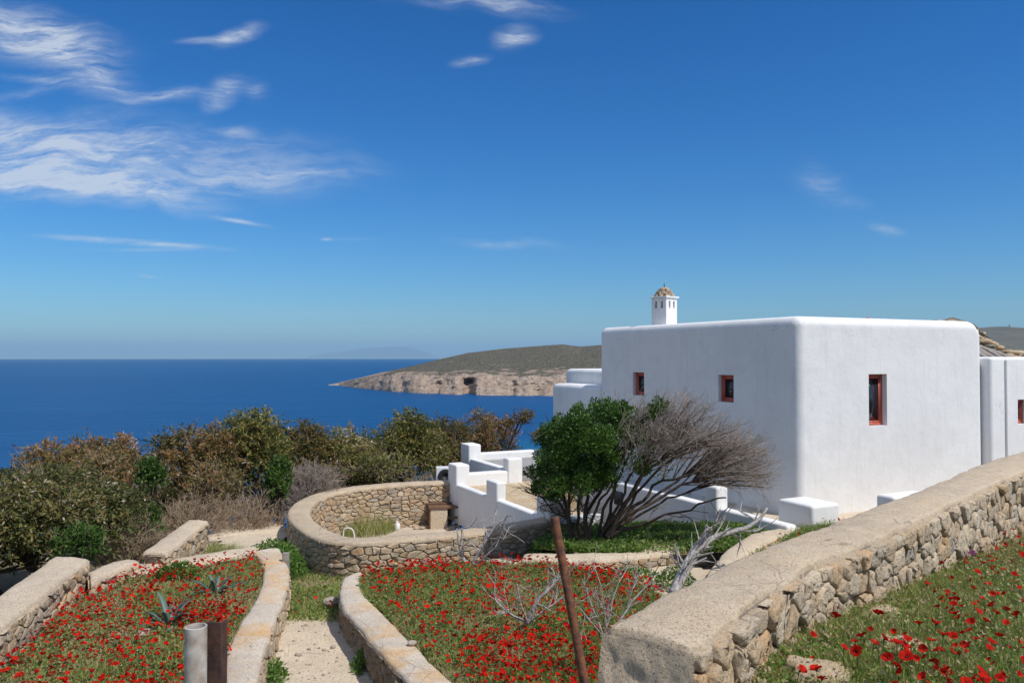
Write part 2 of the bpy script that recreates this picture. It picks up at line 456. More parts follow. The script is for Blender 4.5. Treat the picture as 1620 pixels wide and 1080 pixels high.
M['glass'] = mat_glass()
M['leaf_main'] = mat_leaf('leaf_glossy', [(0.0, (0.03, 0.08, 0.013)), (0.5, (0.065, 0.155, 0.024)), (1.0, (0.14, 0.25, 0.05))], 0.22, 0.42)
M['leaf_brown'] = mat_leaf('leaf_brown_red', [(0.0, (0.055, 0.065, 0.02)), (0.28, (0.13, 0.13, 0.04)), (0.48, (0.24, 0.18, 0.055)), (0.66, (0.33, 0.17, 0.06)), (0.82, (0.36, 0.13, 0.065)), (0.93, (0.34, 0.26, 0.17)), (1.0, (0.68, 0.62, 0.50))], 0.32)
M['leaf_olive'] = mat_leaf('leaf_olive', [(0.0, (0.05, 0.07, 0.018)), (0.35, (0.14, 0.16, 0.038)), (0.6, (0.29, 0.27, 0.06)), (0.8, (0.38, 0.24, 0.07)), (1.0, (0.62, 0.56, 0.40))], 0.32)
M['leaf_dark'] = mat_leaf('leaf_dark', [(0.0, (0.04, 0.06, 0.018)), (0.4, (0.11, 0.135, 0.038)), (0.65, (0.22, 0.20, 0.06)), (0.82, (0.30, 0.18, 0.07)), (1.0, (0.56, 0.52, 0.38))], 0.3)
M['leaf_green'] = mat_leaf('leaf_green', [(0.0, (0.03, 0.08, 0.014)), (0.6, (0.065, 0.15, 0.024)), (1.0, (0.13, 0.23, 0.045))], 0.28)
M['grass'] = mat_leaf('grass_blades', [(0.0, (0.11, 0.21, 0.03)), (0.35, (0.26, 0.36, 0.07)), (0.6, (0.43, 0.44, 0.13)), (0.8, (0.62, 0.50, 0.26)), (1.0, (0.78, 0.68, 0.48))], 0.42, 0.7)
M['forb'] = mat_leaf('forb_leaves', [(0.0, (0.06, 0.15, 0.022)), (0.6, (0.15, 0.28, 0.05)), (1.0, (0.34, 0.42, 0.12))], 0.4, 0.6)
M['straw'] = mat_leaf('straw', [(0.0, (0.30, 0.22, 0.10)), (0.5, (0.40, 0.31, 0.16)), (1.0, (0.52, 0.44, 0.27))], 0.25, 0.8)
M['poppy'] = mat_leaf('poppy_petal', [(0.0, (0.30, 0.004, 0.005)), (0.6, (0.55, 0.007, 0.006)), (1.0, (0.76, 0.022, 0.010))], 0.30, 0.9)
M['purple'] = mat_leaf('purple_petal', [(0.0, (0.16, 0.03, 0.10)), (1.0, (0.30, 0.06, 0.20))], 0.3, 0.6)
M['poppy_core'] = mat_simple('poppy_core', (0.02, 0.015, 0.015), 0.8, 0.2, 10, bump=0)
M['agave'] = mat_simple('agave_leaf', (0.14, 0.21, 0.17), 0.55, 0.3, 6, bump=0.05)


def mat_sea():
    m, t, b = new_mat('sea_water')
    p = pos(t)
    n1 = t.noise(t.mapping(p, rot=(0, 0, 0.4), scale=(1, 2.0, 1)), 0.22, 4, 0.6)
    n2 = t.noise(t.mapping(p, rot=(0, 0, 0.5), scale=(1, 2.2, 1)), 0.03, 4, 0.6)
    n3 = t.noise(p, 0.0012, 3, 0.5)
    c = t.mix(t.ramp(n3, [(0.35, 0.0), (0.65, 1.0)]), (0.005, 0.066, 0.185), (0.006, 0.080, 0.215))
    c = t.mix(t.math('MULTIPLY', t.ramp(n2, [(0.4, 0.0), (0.7, 1.0)]), 0.30), c, (0.004, 0.045, 0.155))
    n5 = t.noise(t.mapping(p, rot=(0, 0, 0.12), scale=(0.25, 2.2, 1)), 0.006, 5, 0.6)
    c = t.mix(t.math('MULTIPLY', t.ramp(n5, [(0.52, 0.0), (0.68, 1.0)]), 0.35), c, (0.012, 0.10, 0.24))
    # shallow water near the cove below the terrace
    d = t.vmath('LENGTH', t.vmath('MULTIPLY', t.vmath('SUBTRACT', p, (20, 300, -40)), (1 / 75, 1 / 150, 0)), out=1)
    sh = t.ramp(t.math('ADD', d, t.math('MULTIPLY', t.noise(p, 0.02, 3), 0.5)), [(0.45, 1.0), (1.2, 0.0)])
    c = t.mix(t.math('MULTIPLY', sh, 0.6), c, (0.012, 0.17, 0.26))
    t.l.new(c, b.inputs['Base Color'])
    b.inputs['Roughness'].default_value = 0.4; b.inputs['Specular IOR Level'].default_value = 0.07
    h = t.math('ADD', t.math('MULTIPLY', n1, 0.9), t.math('MULTIPLY', n2, 3.0))
    t.l.new(t.bump(h, 1.0, 1.0), b.inputs['Normal'])
    return m


M['sea'] = mat_sea()


def mat_headland():
    m, t, b = new_mat('headland_rock_and_scrub')
    p = pos(t); to = tone_of(t)
    n = t.noise(p, 0.035, 6, 0.7); n2 = t.noise(p, 0.16, 6, 0.75); n4 = t.noise(p, 0.35, 3, 0.6)
    rock = t.ramp(n2, [(0.28, (0.12, 0.09, 0.07)), (0.40, (0.34, 0.26, 0.195)), (0.55, (0.54, 0.43, 0.335)), (0.75, (0.66, 0.56, 0.46))])
    rock = t.mix(t.ramp(n, [(0.4, 0.0), (0.65, 0.5)]), rock, (0.47, 0.33, 0.235))
    scrub = t.ramp(n4, [(0.35, (0.065, 0.066, 0.045)), (0.5, (0.14, 0.13, 0.095)), (0.66, (0.27, 0.24, 0.18))])
    scrub = t.mix(t.ramp(n, [(0.55, 0.0), (0.75, 0.75)]), scrub, (0.22, 0.18, 0.12))
    f = t.ramp(t.math('ADD', to, t.math('MULTIPLY', t.math('SUBTRACT', n, 0.5), 2.2)), [(0.40, 0.0), (0.62, 1.0)])
    c = t.mix(f, scrub, rock)
    t.l.new(c, b.inputs['Base Color']); b.inputs['Roughness'].default_value = 1.0
    b.inputs['Specular IOR Level'].default_value = 0.1
    t.l.new(t.bump(t.math('ADD', n2, n), 1.0, 6.0), b.inputs['Normal'])
    return m


M['headland'] = mat_headland()
M['farrock'] = mat_ground('far_mountain', [(0.3, (0.06, 0.065, 0.045)), (0.7, (0.15, 0.135, 0.10))], 0.01)

# ------------------------------------------------------------------ solid helpers
ROOT_RZ = math.atan2(0.4387, 0.8987)           # the house's right face runs this way


def rbox(name, lo, hi, r, mat, parent=None, seg=5, bevel_bottom=False, wob=0.0, seed=0):
    """box with softly rounded upright and top edges"""
    bm = bmesh.new()
    bmesh.ops.create_cube(bm, size=1.0)
    lo = Vector(lo); hi = Vector(hi); s = hi - lo
    for v in bm.verts:
        v.co = Vector((lo.x + (v.co.x + .5) * s.x, lo.y + (v.co.y + .5) * s.y, lo.z + (v.co.z + .5) * s.z))
    if r > 0:
        ed = [e for e in bm.edges if bevel_bottom or max(e.verts[0].co.z, e.verts[1].co.z) > lo.z + 1e-4]
        bmesh.ops.bevel(bm, geom=ed, offset=r, segments=seg, profile=0.5, affect='EDGES', clamp_overlap=True)
    for f in bm.faces: f.smooth = True
    me = bpy.data.meshes.new(name); bm.to_mesh(me); bm.free(); me.materials.append(mat)
    try: me.set_sharp_from_angle(angle=math.radians(50))
    except Exception: pass
    o = bpy.data.objects.new(name, me); col.objects.link(o)
    if parent: o.parent = parent
    return o


def boolean(o, cutters, op='DIFFERENCE'):
    for c in cutters:
        md = o.modifiers.new('b', 'BOOLEAN'); md.operation = op; md.object = c; md.solver = 'EXACT'
    bpy.context.view_layer.update()
    dg = bpy.context.evaluated_depsgraph_get()
    me = bpy.data.meshes.new_from_object(o.evaluated_get(dg))
    o.modifiers.clear(); old = o.data; o.data = me; bpy.data.meshes.remove(old)
    for c in cutters:
        bpy.data.objects.remove(c)
    try: me.set_sharp_from_angle(angle=math.radians(40))
    except Exception: pass


def box_into(acc, lo, hi, tone=0.5, mtx=None):
    x0, y0, z0 = lo; x1, y1, z1 = hi
    V = np.array([[x0, y0, z0], [x1, y0, z0], [x1, y1, z0], [x0, y1, z0], [x0, y0, z1], [x1, y0, z1], [x1, y1, z1], [x0, y1, z1]], float)
    if mtx is not None:
        V = np.array([tuple(mtx @ Vector(v)) for v in V])
    acc.add(V, [[0, 3, 2, 1], [4, 5, 6, 7], [0, 1, 5, 4], [1, 2, 6, 5], [2, 3, 7, 6], [3, 0, 4, 7]], tone)


def rock_into(acc, c, r, seed, tone=0.5, flat=0.7, sub=3, amp=0.5):
    bm = bmesh.new(); bmesh.ops.create_icosphere(bm, subdivisions=sub, radius=1.0)
    V = np.array([v.co[:] for v in bm.verts]); Fc = np.array([[v.index for v in f.verts] for f in bm.faces]); bm.free()
    d = fbm(V + seed * 3.7, 1.3, 4, seed)[:, None]
    q = np.sign(V) * np.abs(V) ** 0.75
    V = q * (1 + amp * (d - 0.5) * 2 * 0.6)
    V = V * np.array([r[0], r[1], r[2] if len(r) > 2 else r[0] * flat])
    a = seed * 1.7; R = np.array([[math.cos(a), -math.sin(a), 0], [math.sin(a), math.cos(a), 0], [0, 0, 1]])
    V = V @ R.T + np.array(c)
    acc.add(V, Fc, tone)


# ------------------------------------------------------------------ ground sheets
def lerp_pts(x, pts):
    xs = [p[0] for p in pts]; ys = [p[1] for p in pts]
    return np.interp(x, xs, ys)


def in_poly(X, Y, poly):
    ins = np.zeros(X.shape, bool); n = len(poly)
    for i in range(n):
        x1, y1 = poly[i][:2]; x2, y2 = poly[(i + 1) % n][:2]
        if y1 == y2: continue
        c = ((y1 > Y) != (y2 > Y)) & (X < (x2 - x1) * (Y - y1) / (y2 - y1) + x1)
        ins ^= c
    return ins


def sheet(name, poly, zf, step, mat, amp=0.03, freq=1.5, kind='structure', seed=1):
    xs = np.arange(min(p[0] for p in poly), max(p[0] for p in poly) + step, step)
    ys = np.arange(min(p[1] for p in poly), max(p[1] for p in poly) + step, step)
    X, Y = np.meshgrid(xs, ys)
    Z = zf(X, Y) + amp * (fbm(np.stack([X.ravel(), Y.ravel(), np.zeros(X.size)], 1), freq, 4, seed).reshape(X.shape) - 0.5) * 2
    Fc = grid_faces(X.shape[0], X.shape[1])
    Vv = np.stack([X.ravel(), Y.ravel(), Z.ravel()], 1)
    cen = Vv[Fc].mean(1)
    Fc = Fc[in_poly(cen[:, 0], cen[:, 1], poly)]
    used = np.unique(Fc); mp = np.full(len(Vv), -1); mp[used] = np.arange(len(used))
    a = Acc(); a.add(Vv[used], mp[Fc])
    o = a.obj(name, mat, smooth=True)
    tag(o, kind=kind)
    return o


def zf_base(X, Y):
    z = lerp_pts(Y, [(-40, -1.2), (0, -1.72), (3.0, -1.9), (4.5, -3.4), (6.5, -4.25), (16, -4.3), (22, -4.9), (30, -8), (50, -20), (80, -41), (160, -48)])
    return z


def base_ground():
    ys = np.concatenate([np.arange(-40, 40, 1.0), np.arange(40, 170, 5)])
    xs = np.arange(-120, 121, 2.0)
    X, Y = np.meshgrid(xs, ys)
    Z = zf_base(X, Y)
    # east side stays high: the village slope
    e = np.clip((X - 16) / 20, 0, 1); Z = Z * (1 - e) + np.maximum(Z, lerp_pts(Y, [(0, -2), (30, -1.5), (70, -1), (110, -8), (160, -48)])) * e
    Z = Z + 0.5 * (fbm(np.stack([X.ravel(), Y.ravel(), Z.ravel() * 0], 1), 0.15, 4, 3).reshape(X.shape) - 0.5) * np.clip((Y - 20) / 10, 0, 4)
    a = Acc(); a.add(np.stack([X.ravel(), Y.ravel(), Z.ravel()], 1), grid_faces(*X.shape))
    tag(a.obj('ground', M['scrubland'], smooth=True), kind='structure')


base_ground()


def XY(pts, z):
    return [(W(x, y, z).x, W(x, y, z).y) for x, y in pts]


flat = lambda z: (lambda X, Y: np.full(np.shape(X), z, float))
Z_FIELD, Z_BEDC, Z_BEDL, Z_TREE, Z_YARD = -1.62, -3.36, -3.34, -3.52, -3.42
field_poly = [(-1.5, -3), (-1.5, 2.2), (0.55, 3.4), (1.5, 4.75), (2.65, 5.95), (4.2, 7.6), (6, 9.35), (8.2, 11.4), (12.2, 15.0), (20, 16), (20, -3)]
zf_field = lambda X, Y: Z_FIELD - 0.075 * np.clip(np.asarray(Y, float) - 4.2, 0, 5) + 0.0 * np.asarray(X)


def on_field(px, py, h=0.0):
    p = W(px, py, Z_FIELD + h)
    for _ in range(8): p = W(px, py, float(zf_field(p.x, p.y)) + h)
    return p


sheet('field_soil', field_poly, zf_field, 0.12, M['turf'], 0.035, 1.6)

bedC_poly = XY([(560, 918), (575, 908), (640, 905), (700, 898), (770, 894), (860, 896), (960, 910), (1010, 926), (1045, 948)], Z_BEDC) + [(2.6, 10.2), (2.6, 8), (1.6, 6.2), (-0.6, 6.2), (-1.25, 8.0)] + XY([(640, 1040), (590, 985), (552, 950), (548, 930)], Z_BEDC)


def zf_bedC(X, Y):
    return Z_BEDC + 0.03 * np.clip((np.asarray(Y) - 9) / 4, -1, 1)


sheet('flower_bed_soil', bedC_poly, zf_bedC, 0.1, M['turf'], 0.04, 1.8, seed=4)
bedL_poly = XY([(-160, 1060), (0, 1040), (140, 925), (215, 905), (300, 893), (410, 878), (432, 890), (440, 925), (400, 985), (375, 1030), (365, 1085)], Z_BEDL) + [(-2.5, 6.8), (-6.4, 6.8)]
sheet('planting_bed_soil', bedL_poly, flat(Z_BEDL), 0.1, M['turf'], 0.04, 1.8, seed=5)

bedC_in = XY([(570, 924), (585, 914), (640, 909), (700, 902), (770, 898), (860, 900), (960, 914), (1010, 930), (1045, 952)], Z_BEDC) + [(2.6, 10.2), (2.6, 8), (1.6, 6.2)] + XY([(800, 1160), (694, 1064), (652, 1022), (618, 985), (575, 948), (566, 928)], Z_BEDC)
bedL_in = XY([(-160, 1090), (0, 1062), (140, 938), (225, 914), (300, 905), (402, 888), (422, 906), (408, 950), (368, 1007), (355, 1080), (355, 1160)], Z_BEDL)
# lower path between the beds, then the grass patch, sloping away to the ring wall
def zf_path(X, Y):
    return lerp_pts(Y, [(5, -3.95), (8, -3.78), (10.6, -3.62), (12.5, -3.78), (14.5, -3.98), (17, -4.1), (22, -4.4)])


path_poly = [(-3.3, 5.5), (-1.0, 5.5), (-1.2, 8.4), (-1.8, 9.7), (-2.4, 11.3), (-3.3, 11.35), (-3.7, 11.2), (-3.4, 9.8), (-2.9, 8)]
sheet('path', path_poly, lambda X, Y: zf_path(X, Y) + 0.012, 0.08, M['path'], 0.012, 2.0)
patch_poly = [(-3.9, 11.12), (-1.8, 11.0), (-1.7, 12.6), (0.5, 13.4), (1.5, 14.2), (0.8, 17), (-2, 15.5), (-5, 18.8), (-6.6, 18.5), (-5, 14), (-4.2, 13)]
sheet('grass_patch_soil', patch_poly, zf_path, 0.12, M['turf'], 0.03, 1.5)
# upper lane bits behind the left bed
sheet('lane', [(-6.2, 13.0), (-5.2, 13.2), (-4.75, 14.2), (-4.8, 17.5), (-5.6, 18.8), (-7.2, 18.8), (-5.9, 16.2), (-5.9, 15)], lambda X, Y: zf_path(X, Y) + 0.20 + 0.03 * np.clip(Y - 14, 0, 5), 0.15, M['path'], 0.015, 1.5)
# path behind the flower bed, below the tree terrace
sheet('side_path', [(-1.2, 13.0), (-0.4, 12.6), (1.2, 11.6), (2.4, 10.0), (4.4, 11.5), (4.6, 13.6), (3.2, 14.2), (1.0, 14.6), (-0.2, 14.9), (-1.2, 13.8)], flat(-3.72), 0.12, M['path'], 0.015, 1.5)
# terrace the tree stands on and the yard round the house
tree_poly = [(0.4, 14.75), (1.6, 14.25), (2.9, 14.35), (4.1, 14.55), (5.3, 15.35), (4.75, 16.6), (3.5, 16.75), (1.05, 16.5), (0.75, 15.5)]
sheet('terrace_soil', tree_poly, flat(Z_TREE), 0.12, M['turf'], 0.03, 1.5)
sheet('yard', [(2.6, 11.2), (4.2, 11.6), (9.5, 17.6), (20, 22), (20, 30), (8, 30), (3.4, 23), (5.2, 18.5), (5.2, 15.1), (4.0, 14.2), (3.9, 13.2)], flat(Z_YARD), 0.3, M['path'], 0.015, 1.0)


def zf_strip(X, Y): return np.full(np.shape(X), -3.36)


strip_poly = [(3.55, 12.6), (4.05, 12.2), (7.6, 15.6), (7.2, 16.2), (5.5, 15.2)]
sheet('strip_bed_soil', strip_poly, zf_strip, 0.1, M['turf'], 0.02, 1.5)


# ------------------------------------------------------------------ masonry walls
def poly_len(p):
    return np.concatenate([[0], np.cumsum(np.linalg.norm(np.diff(p[:, :2], axis=0), axis=1))])


def resample(p, step=None, n=None):
    p = np.asarray(p, float); L = poly_len(p)
    if n is None: n = max(2, int(L[-1] / step) + 1)
    s = np.linspace(0, L[-1], n)
    return np.stack([np.interp(s, L, p[:, k]) for k in range(p.shape[1])], 1)


def smooth_poly(p, it=2):
    p = np.asarray(p, float)
    for _ in range(it):
        q = [p[0]]
        for i in range(len(p) - 1):
            q.append(p[i] * .75 + p[i + 1] * .25); q.append(p[i] * .25 + p[i + 1] * .75)
        q.append(p[-1]); p = np.array(q)
    return p


def clip_half(poly, nx, ny, d):
    out = []; n = len(poly)
    for i in range(n):
        a = poly[i]; b = poly[(i + 1) % n]
        da = a[0] * nx + a[1] * ny - d; db = b[0] * nx + b[1] * ny - d
        if da <= 0: out.append(a)
        if (da < 0 < db) or (db < 0 < da):
            t = da / (da - db); out.append((a[0] + (b[0] - a[0]) * t, a[1] + (b[1] - a[1]) * t))
    return out


def stones(acc, path, zt, zb, su, sv, depth, seed, gap=0.006, detail=2, closed=False):
    """rubble stones standing out of the wall that follows path; zt, zb are arrays along the path"""
    rng = random.Random(seed)
    p = np.asarray(path, float); L = poly_len(p); tot = L[-1]
    T = np.gradient(p[:, :2], axis=0); T /= np.linalg.norm(T, axis=1)[:, None] + 1e-9
    zt = np.broadcast_to(zt, (len(p),)); zb = np.broadcast_to(zb, (len(p),))
    ztop = zt.max(); zbot = zb.min()
    k = su / sv
    nu = max(1, round(tot / su)); nv = max(1, round((ztop - zbot) / sv)); su_ = tot / nu
    sites = {}
    for j in range(-1, nv + 1):
        for i in range(-1, nu + 1):
            if rng.random() < 0.13: continue
            sites[(i, j)] = ((i + 0.5 + 0.5 * (j % 2) + rng.uniform(-.42, .42)) * su_, ((j + 0.5 + rng.uniform(-.33, .33)) * sv) * k)
    for (i, j), (x, y) in sites.items():
        if x < 0 or x > tot or y < 0: continue
        poly = [(x - 2 * su, y - 2 * su), (x + 2 * su, y - 2 * su), (x + 2 * su, y + 2 * su), (x - 2 * su, y + 2 * su)]
        for dj in range(-2, 3):
            for di in range(-2, 3):
                o = sites.get((i + di, j + dj))
                if o is None or (di == 0 and dj == 0): continue
                nx, ny = o[0] - x, o[1] - y; mx, my = (o[0] + x) / 2, (o[1] + y) / 2
                poly = clip_half(poly, nx, ny, nx * mx + ny * my)
                if len(poly) < 3: break
            if len(poly) < 3: break
        if len(poly) < 3: continue
        P = np.array(poly); P[:, 1] /= k
        uc = float(np.clip(x, 0, tot)); lt = np.interp(uc, L, zt) - zbot; lb = np.interp(uc, L, zb) - zbot
        P[:, 0] = np.clip(P[:, 0], 0, tot); P[:, 1] = np.clip(P[:, 1], lb - 0.05, lt)
        c = P.mean(0)
        ext = P.max(0) - P.min(0)
        if ext[0] < 0.02 or ext[1] < 0.02: continue
        # round the corners
        Q = []
        n = len(P)
        for q in range(n):
            a = P[q]; b = P[(q + 1) % n]
            rd = rng.uniform(.04, .12)
            Q.append(a * (1 - rd) + b * rd)
            if detail > 1: Q.append(a * .5 + b * .5 + np.array([rng.uniform(-.05, .05) * su, rng.uniform(-.05, .05) * sv]))
            Q.append(a * rd + b * (1 - rd))
        Q = np.array(Q); n = len(Q)
        sc = 1 - gap * 2 / max(0.03, min(ext))
        dp = depth * rng.uniform(0.45, 1.25)
        tx, ty = rng.uniform(-.25, .25), rng.uniform(-.3, .2)
        rings = [(sc, -0.03), (sc, dp * .6), (sc * .95, dp * .92), (sc * .72, dp * 1.0)] + ([(sc * .38, dp * 1.04)] if detail > 1 else [])
        V = []
        for (s, d) in rings:
            R = c + (Q - c) * s
            jit = np.array([[rng.uniform(-1, 1) for _ in range(3)] for _ in range(n)])
            am = (0.035 if detail < 2 else 0.05) * min(ext) if d > dp * .5 else 0
            R = R + jit[:, :2] * am
            dd = d + jit[:, 2] * (dp * .17 if d > dp * .5 else 0)
            if d > 0: dd = dd + (R[:, 0] - c[0]) * tx * .5 + (R[:, 1] - c[1]) * ty * .5
            V.append(np.column_stack([R, np.broadcast_to(dd, (n,))]))
        V.append(np.array([[c[0], c[1], rings[-1][1]]]))
        V = np.vstack(V)
        u = V[:, 0]
        px = np.interp(u, L, p[:, 0]); py = np.interp(u, L, p[:, 1])
        tx_ = np.interp(u, L, T[:, 0]); ty_ = np.interp(u, L, T[:, 1]); nn = np.hypot(tx_, ty_) + 1e-9
        nx, ny = ty_ / nn, -tx_ / nn       # outward = right of travel
        W3 = np.column_stack([px + nx * V[:, 2], py + ny * V[:, 2], zbot + V[:, 1]])
        m = len(rings)
        acc.add(W3, grid_faces(m, n, True), rng.random())
        kk = np.arange(n)
        acc.more(np.stack([(m - 1) * n + kk, (m - 1) * n + (kk + 1) % n, np.full(n, m * n)], -1))


def wall(name, Lpts, Rpts, zb, label, cat='stone wall', capm='cap', stonem='stone', su=0.22, sv=0.13, depth=0.035, seed=1, cap_t=0.05, step=0.06, rough=0.012,
         sides='LR', ends='01', detail=1, group=None, over=0.02, cross=8, rag=0.02, endface=False):
    """wall given by the two top edges (x,y,z); L is the left edge when walking from first to last point"""
    Lp = resample(smooth_poly(Lpts, 2), step=step); n = len(Lp)
    Rp = resample(smooth_poly(Rpts, 2), n=n)
    root = empty(name, (0, 0, 0), label, cat, group)
    # cap
    f = np.linspace(0, 1, cross)
    G = Lp[:, None, :] * (1 - f)[None, :, None] + Rp[:, None, :] * f[None, :, None]
    wdt = np.linalg.norm(Rp[:, :2] - Lp[:, :2], axis=1)
    dirn = (Rp[:, :2] - Lp[:, :2]) / wdt[:, None]
    flatP = G.reshape(-1, 3)
    nz = fbm(flatP, 2.2, 3, seed).reshape(n, cross); nf = fbm(flatP, 13, 3, seed + 5).reshape(n, cross)
    crown = 0.02 * np.sin(np.pi * f)[None, :]
    G[:, :, 2] += (nz - 0.5) * rough * 4 + (nf - .5) * rough * 1.6 + crown
    eL = (fbm(Lp, 5, 3, seed + 9) - 0.5) * 2 * rag; eR = (fbm(Rp + 3, 5, 3, seed + 11) - 0.5) * 2 * rag
    G[:, 0, :2] -= dirn * (over + eL)[:, None]; G[:, -1, :2] += dirn * (over + eR)[:, None]
    G[:, 1, :2] = G[:, 0, :2] * .7 + G[:, 2, :2] * .3; G[:, -2, :2] = G[:, -1, :2] * .7 + G[:, -3, :2] * .3
    G[:, 0, 2] -= 0.016; G[:, -1, 2] -= 0.016
    G[0, :, 2] -= 0.012; G[-1, :, 2] -= 0.012
    top = G.reshape(-1, 3)
    loop = np.concatenate([np.arange(n) * cross, (n - 1) * cross + np.arange(1, cross), (np.arange(n - 2, -1, -1)) * cross + cross - 1, np.arange(cross - 2, 0, -1)])
    low = top[loop].copy(); low[:, 2] -= cap_t * (0.6 + 0.8 * fbm(low, 6, 2, seed + 2))
    a = Acc(); V = np.vstack([top, low]); m = len(loop); b0 = len(top)
    a.add(V, grid_faces(n, cross)[:, ::-1] if False else grid_faces(n, cross))
    kk = np.arange(m)
    a.more(np.stack([loop, loop[(kk + 1) % m], b0 + (kk + 1) % m, b0 + kk], -1))
    a.obj('cement_cap', M[capm], root, smooth=True)
    # core
    ins = 0.012
    Lc = Lp.copy(); Rc = Rp.copy(); Lc[:, :2] += dirn * ins; Rc[:, :2] -= dirn * ins
    lp = np.vstack([Lc, Rc[::-1]]); m = len(lp)
    t1 = lp.copy(); t1[:, 2] -= 0.03; b1 = lp.copy(); b1[:, 2] = zb
    a = Acc(); a.add(np.vstack([t1, b1]), np.stack([np.arange(m), (np.arange(m) + 1) % m, m + (np.arange(m) + 1) % m, m + np.arange(m)], -1))
    a.obj('mortar_core', M['mortar'], root)
    if endface:                        # lumpy cement face closing the near end
        nh, nw = 40, 34; a = Acc(); G2 = []
        p0, p1 = Lp[0], Rp[0]; fw = -(Lp[1] + Rp[1] - Lp[0] - Rp[0])[:2]; fw = fw / np.linalg.norm(fw)
        for i in range(nh):
            v = i / (nh - 1)
            for j in range(nw):
                u = j / (nw - 1); b = p0 * (1 - u) + p1 * u
                off = 0.03 + 0.16 * v; b = p0 * (1.04 - 1.10 * u) + p1 * (1.10 * u - .04)
                G2.append((b[0] + fw[0] * off, b[1] + fw[1] * off, b[2] - .02 - v * (b[2] - zb)))
        G2 = np.array(G2); dd = (fbm(G2, 4, 4, 77) - .5) * .04 + (fbm(G2, 14, 4, 78) - .5) * .022
        G2[:, 0] += fw[0] * dd; G2[:, 1] += fw[1] * dd
        a.add(G2, grid_faces(nh, nw)); a.obj('end_face', M[capm], root, smooth=True)
    # stones
    a = Acc()
    if 'R' in sides: stones(a, Rp, Rp[:, 2] - cap_t * .75, zb, su, sv, depth, seed + 1, detail=detail)
    if 'L' in sides: stones(a, Lp[::-1], Lp[::-1, 2] - cap_t * .75, zb, su, sv, depth, seed + 2, detail=detail)
    if '1' in ends:
        e = resample(np.array([Lp[-1], Rp[-1]]), step=0.05); stones(a, e, e[:, 2] - cap_t * .75, zb, min(su, wdt[-1] / 2), sv, depth, seed + 3, detail=detail)
    if '0' in ends:
        e = resample(np.array([Rp[0], Lp[0]]), step=0.05); stones(a, e, e[:, 2] - cap_t * .75, zb, min(su, wdt[0] / 2), sv, depth, seed + 4, detail=detail)
    a.obj('stonework', M[stonem], root)
    return root


def E(pts, z):
    """photo points -> top edge at level z (z may be a list)"""
    zs = z if hasattr(z, '__len__') else [z] * len(pts)
    return [tuple(W(x, y, zz)) for (x, y), zz in zip(pts, zs)]


# near wall on the right
zt = -1.25
Rw = E([(1095, 1024), (1200, 945), (1289, 888), (1365, 862), (1442, 826), (1508, 795), (1572, 765), (1620, 743)], zt)
Lw = E([(962, 992), (1060, 935), (1134, 902), (1172, 881), (1300, 835), (1329, 821), (1445, 782), (1558, 731), (1620, 714)], zt)
Rw += [(Rw[-1][0] + 2.2, Rw[-1][1] + 2.0, zt), (Rw[-1][0] + 5.6, Rw[-1][1] + 5.0, zt)]; Lw += [(Lw[-1][0] + 2.2, Lw[-1][1] + 2.0, zt), (Lw[-1][0] + 5.6, Lw[-1][1] + 5.0, zt)]
wall('boundary_wall', Lw, Rw, -2.1, 'thick rubble stone wall with a broad rough cement top, nearest the viewer at the lower right', su=0.155, sv=0.14, depth=0.05, seed=11, ends='1', endface=True,
     capm='cap_near', stonem='stone_near', cap_t=0.05, step=0.025, rough=0.010, detail=2, over=0.0, cross=26, rag=0.045)

# ring wall round the patio
zr = -3.3
ringM = [(872, 820), (809, 831), (750, 840), (669, 847), (610, 853), (568, 855.5), (529, 851.5), (498, 840), (476, 823), (471, 808), (484, 792), (513, 780), (548, 773), (587, 768), (630, 765), (673, 762.5), (712, 760.5)]
rm = smooth_poly(np.array(E(ringM, zr)), 2); rm = resample(rm, step=0.2)
T = np.gradient(rm[:, :2], axis=0); T /= np.linalg.norm(T, axis=1)[:, None]
Nn = np.column_stack([-T[:, 1], T[:, 0]])            # left of travel
hw = 0.21
Lr = rm.copy(); Lr[:, :2] += Nn * hw; Rr = rm.copy(); Rr[:, :2] -= Nn * hw
wall('ring_wall', Lr, Rr, -4.6, 'horseshoe shaped rubble wall with pale cement top enclosing the sunken patio', su=0.20, sv=0.092, depth=0.03, seed=21,
     capm='cap_ring', cap_t=0.045, step=0.07, detail=1, ends='')

# rim of the central flower bed
zc = -3.27
wall('flower_bed_wall', E([(545, 913), (538.6, 936), (541, 959.5), (572, 990.6), (595, 1022), (638, 1064), (670, 1100), (720, 1160)], zc),
     E([(572, 903), (566, 924.5), (577, 948), (620, 987), (653, 1022), (695, 1064), (740, 1100), (800, 1160)], zc), -4.0,
     'curving low wall with orange stained cement top along the left of the middle poppy bed', capm='cap_lichen', su=0.2, sv=0.12, depth=0.03, seed=31, cap_t=0.05, step=0.05, rag=0.03)
# wall between left bed and path
zl = -3.22
wall('planting_bed_wall', E([(372, 1150), (354, 1080), (367, 1007), (407, 950), (424, 901), (403, 872)], zl),
     E([(410, 1150), (397, 1080), (428, 990), (455, 925), (455.6, 901), (440, 866)], zl), -4.1,
     'low rubble wall with orange stained cement top between the left poppy bed and the path', capm='cap_lichen', su=0.2, sv=0.12, depth=0.035, seed=41, cap_t=0.05, step=0.05, rag=0.03)
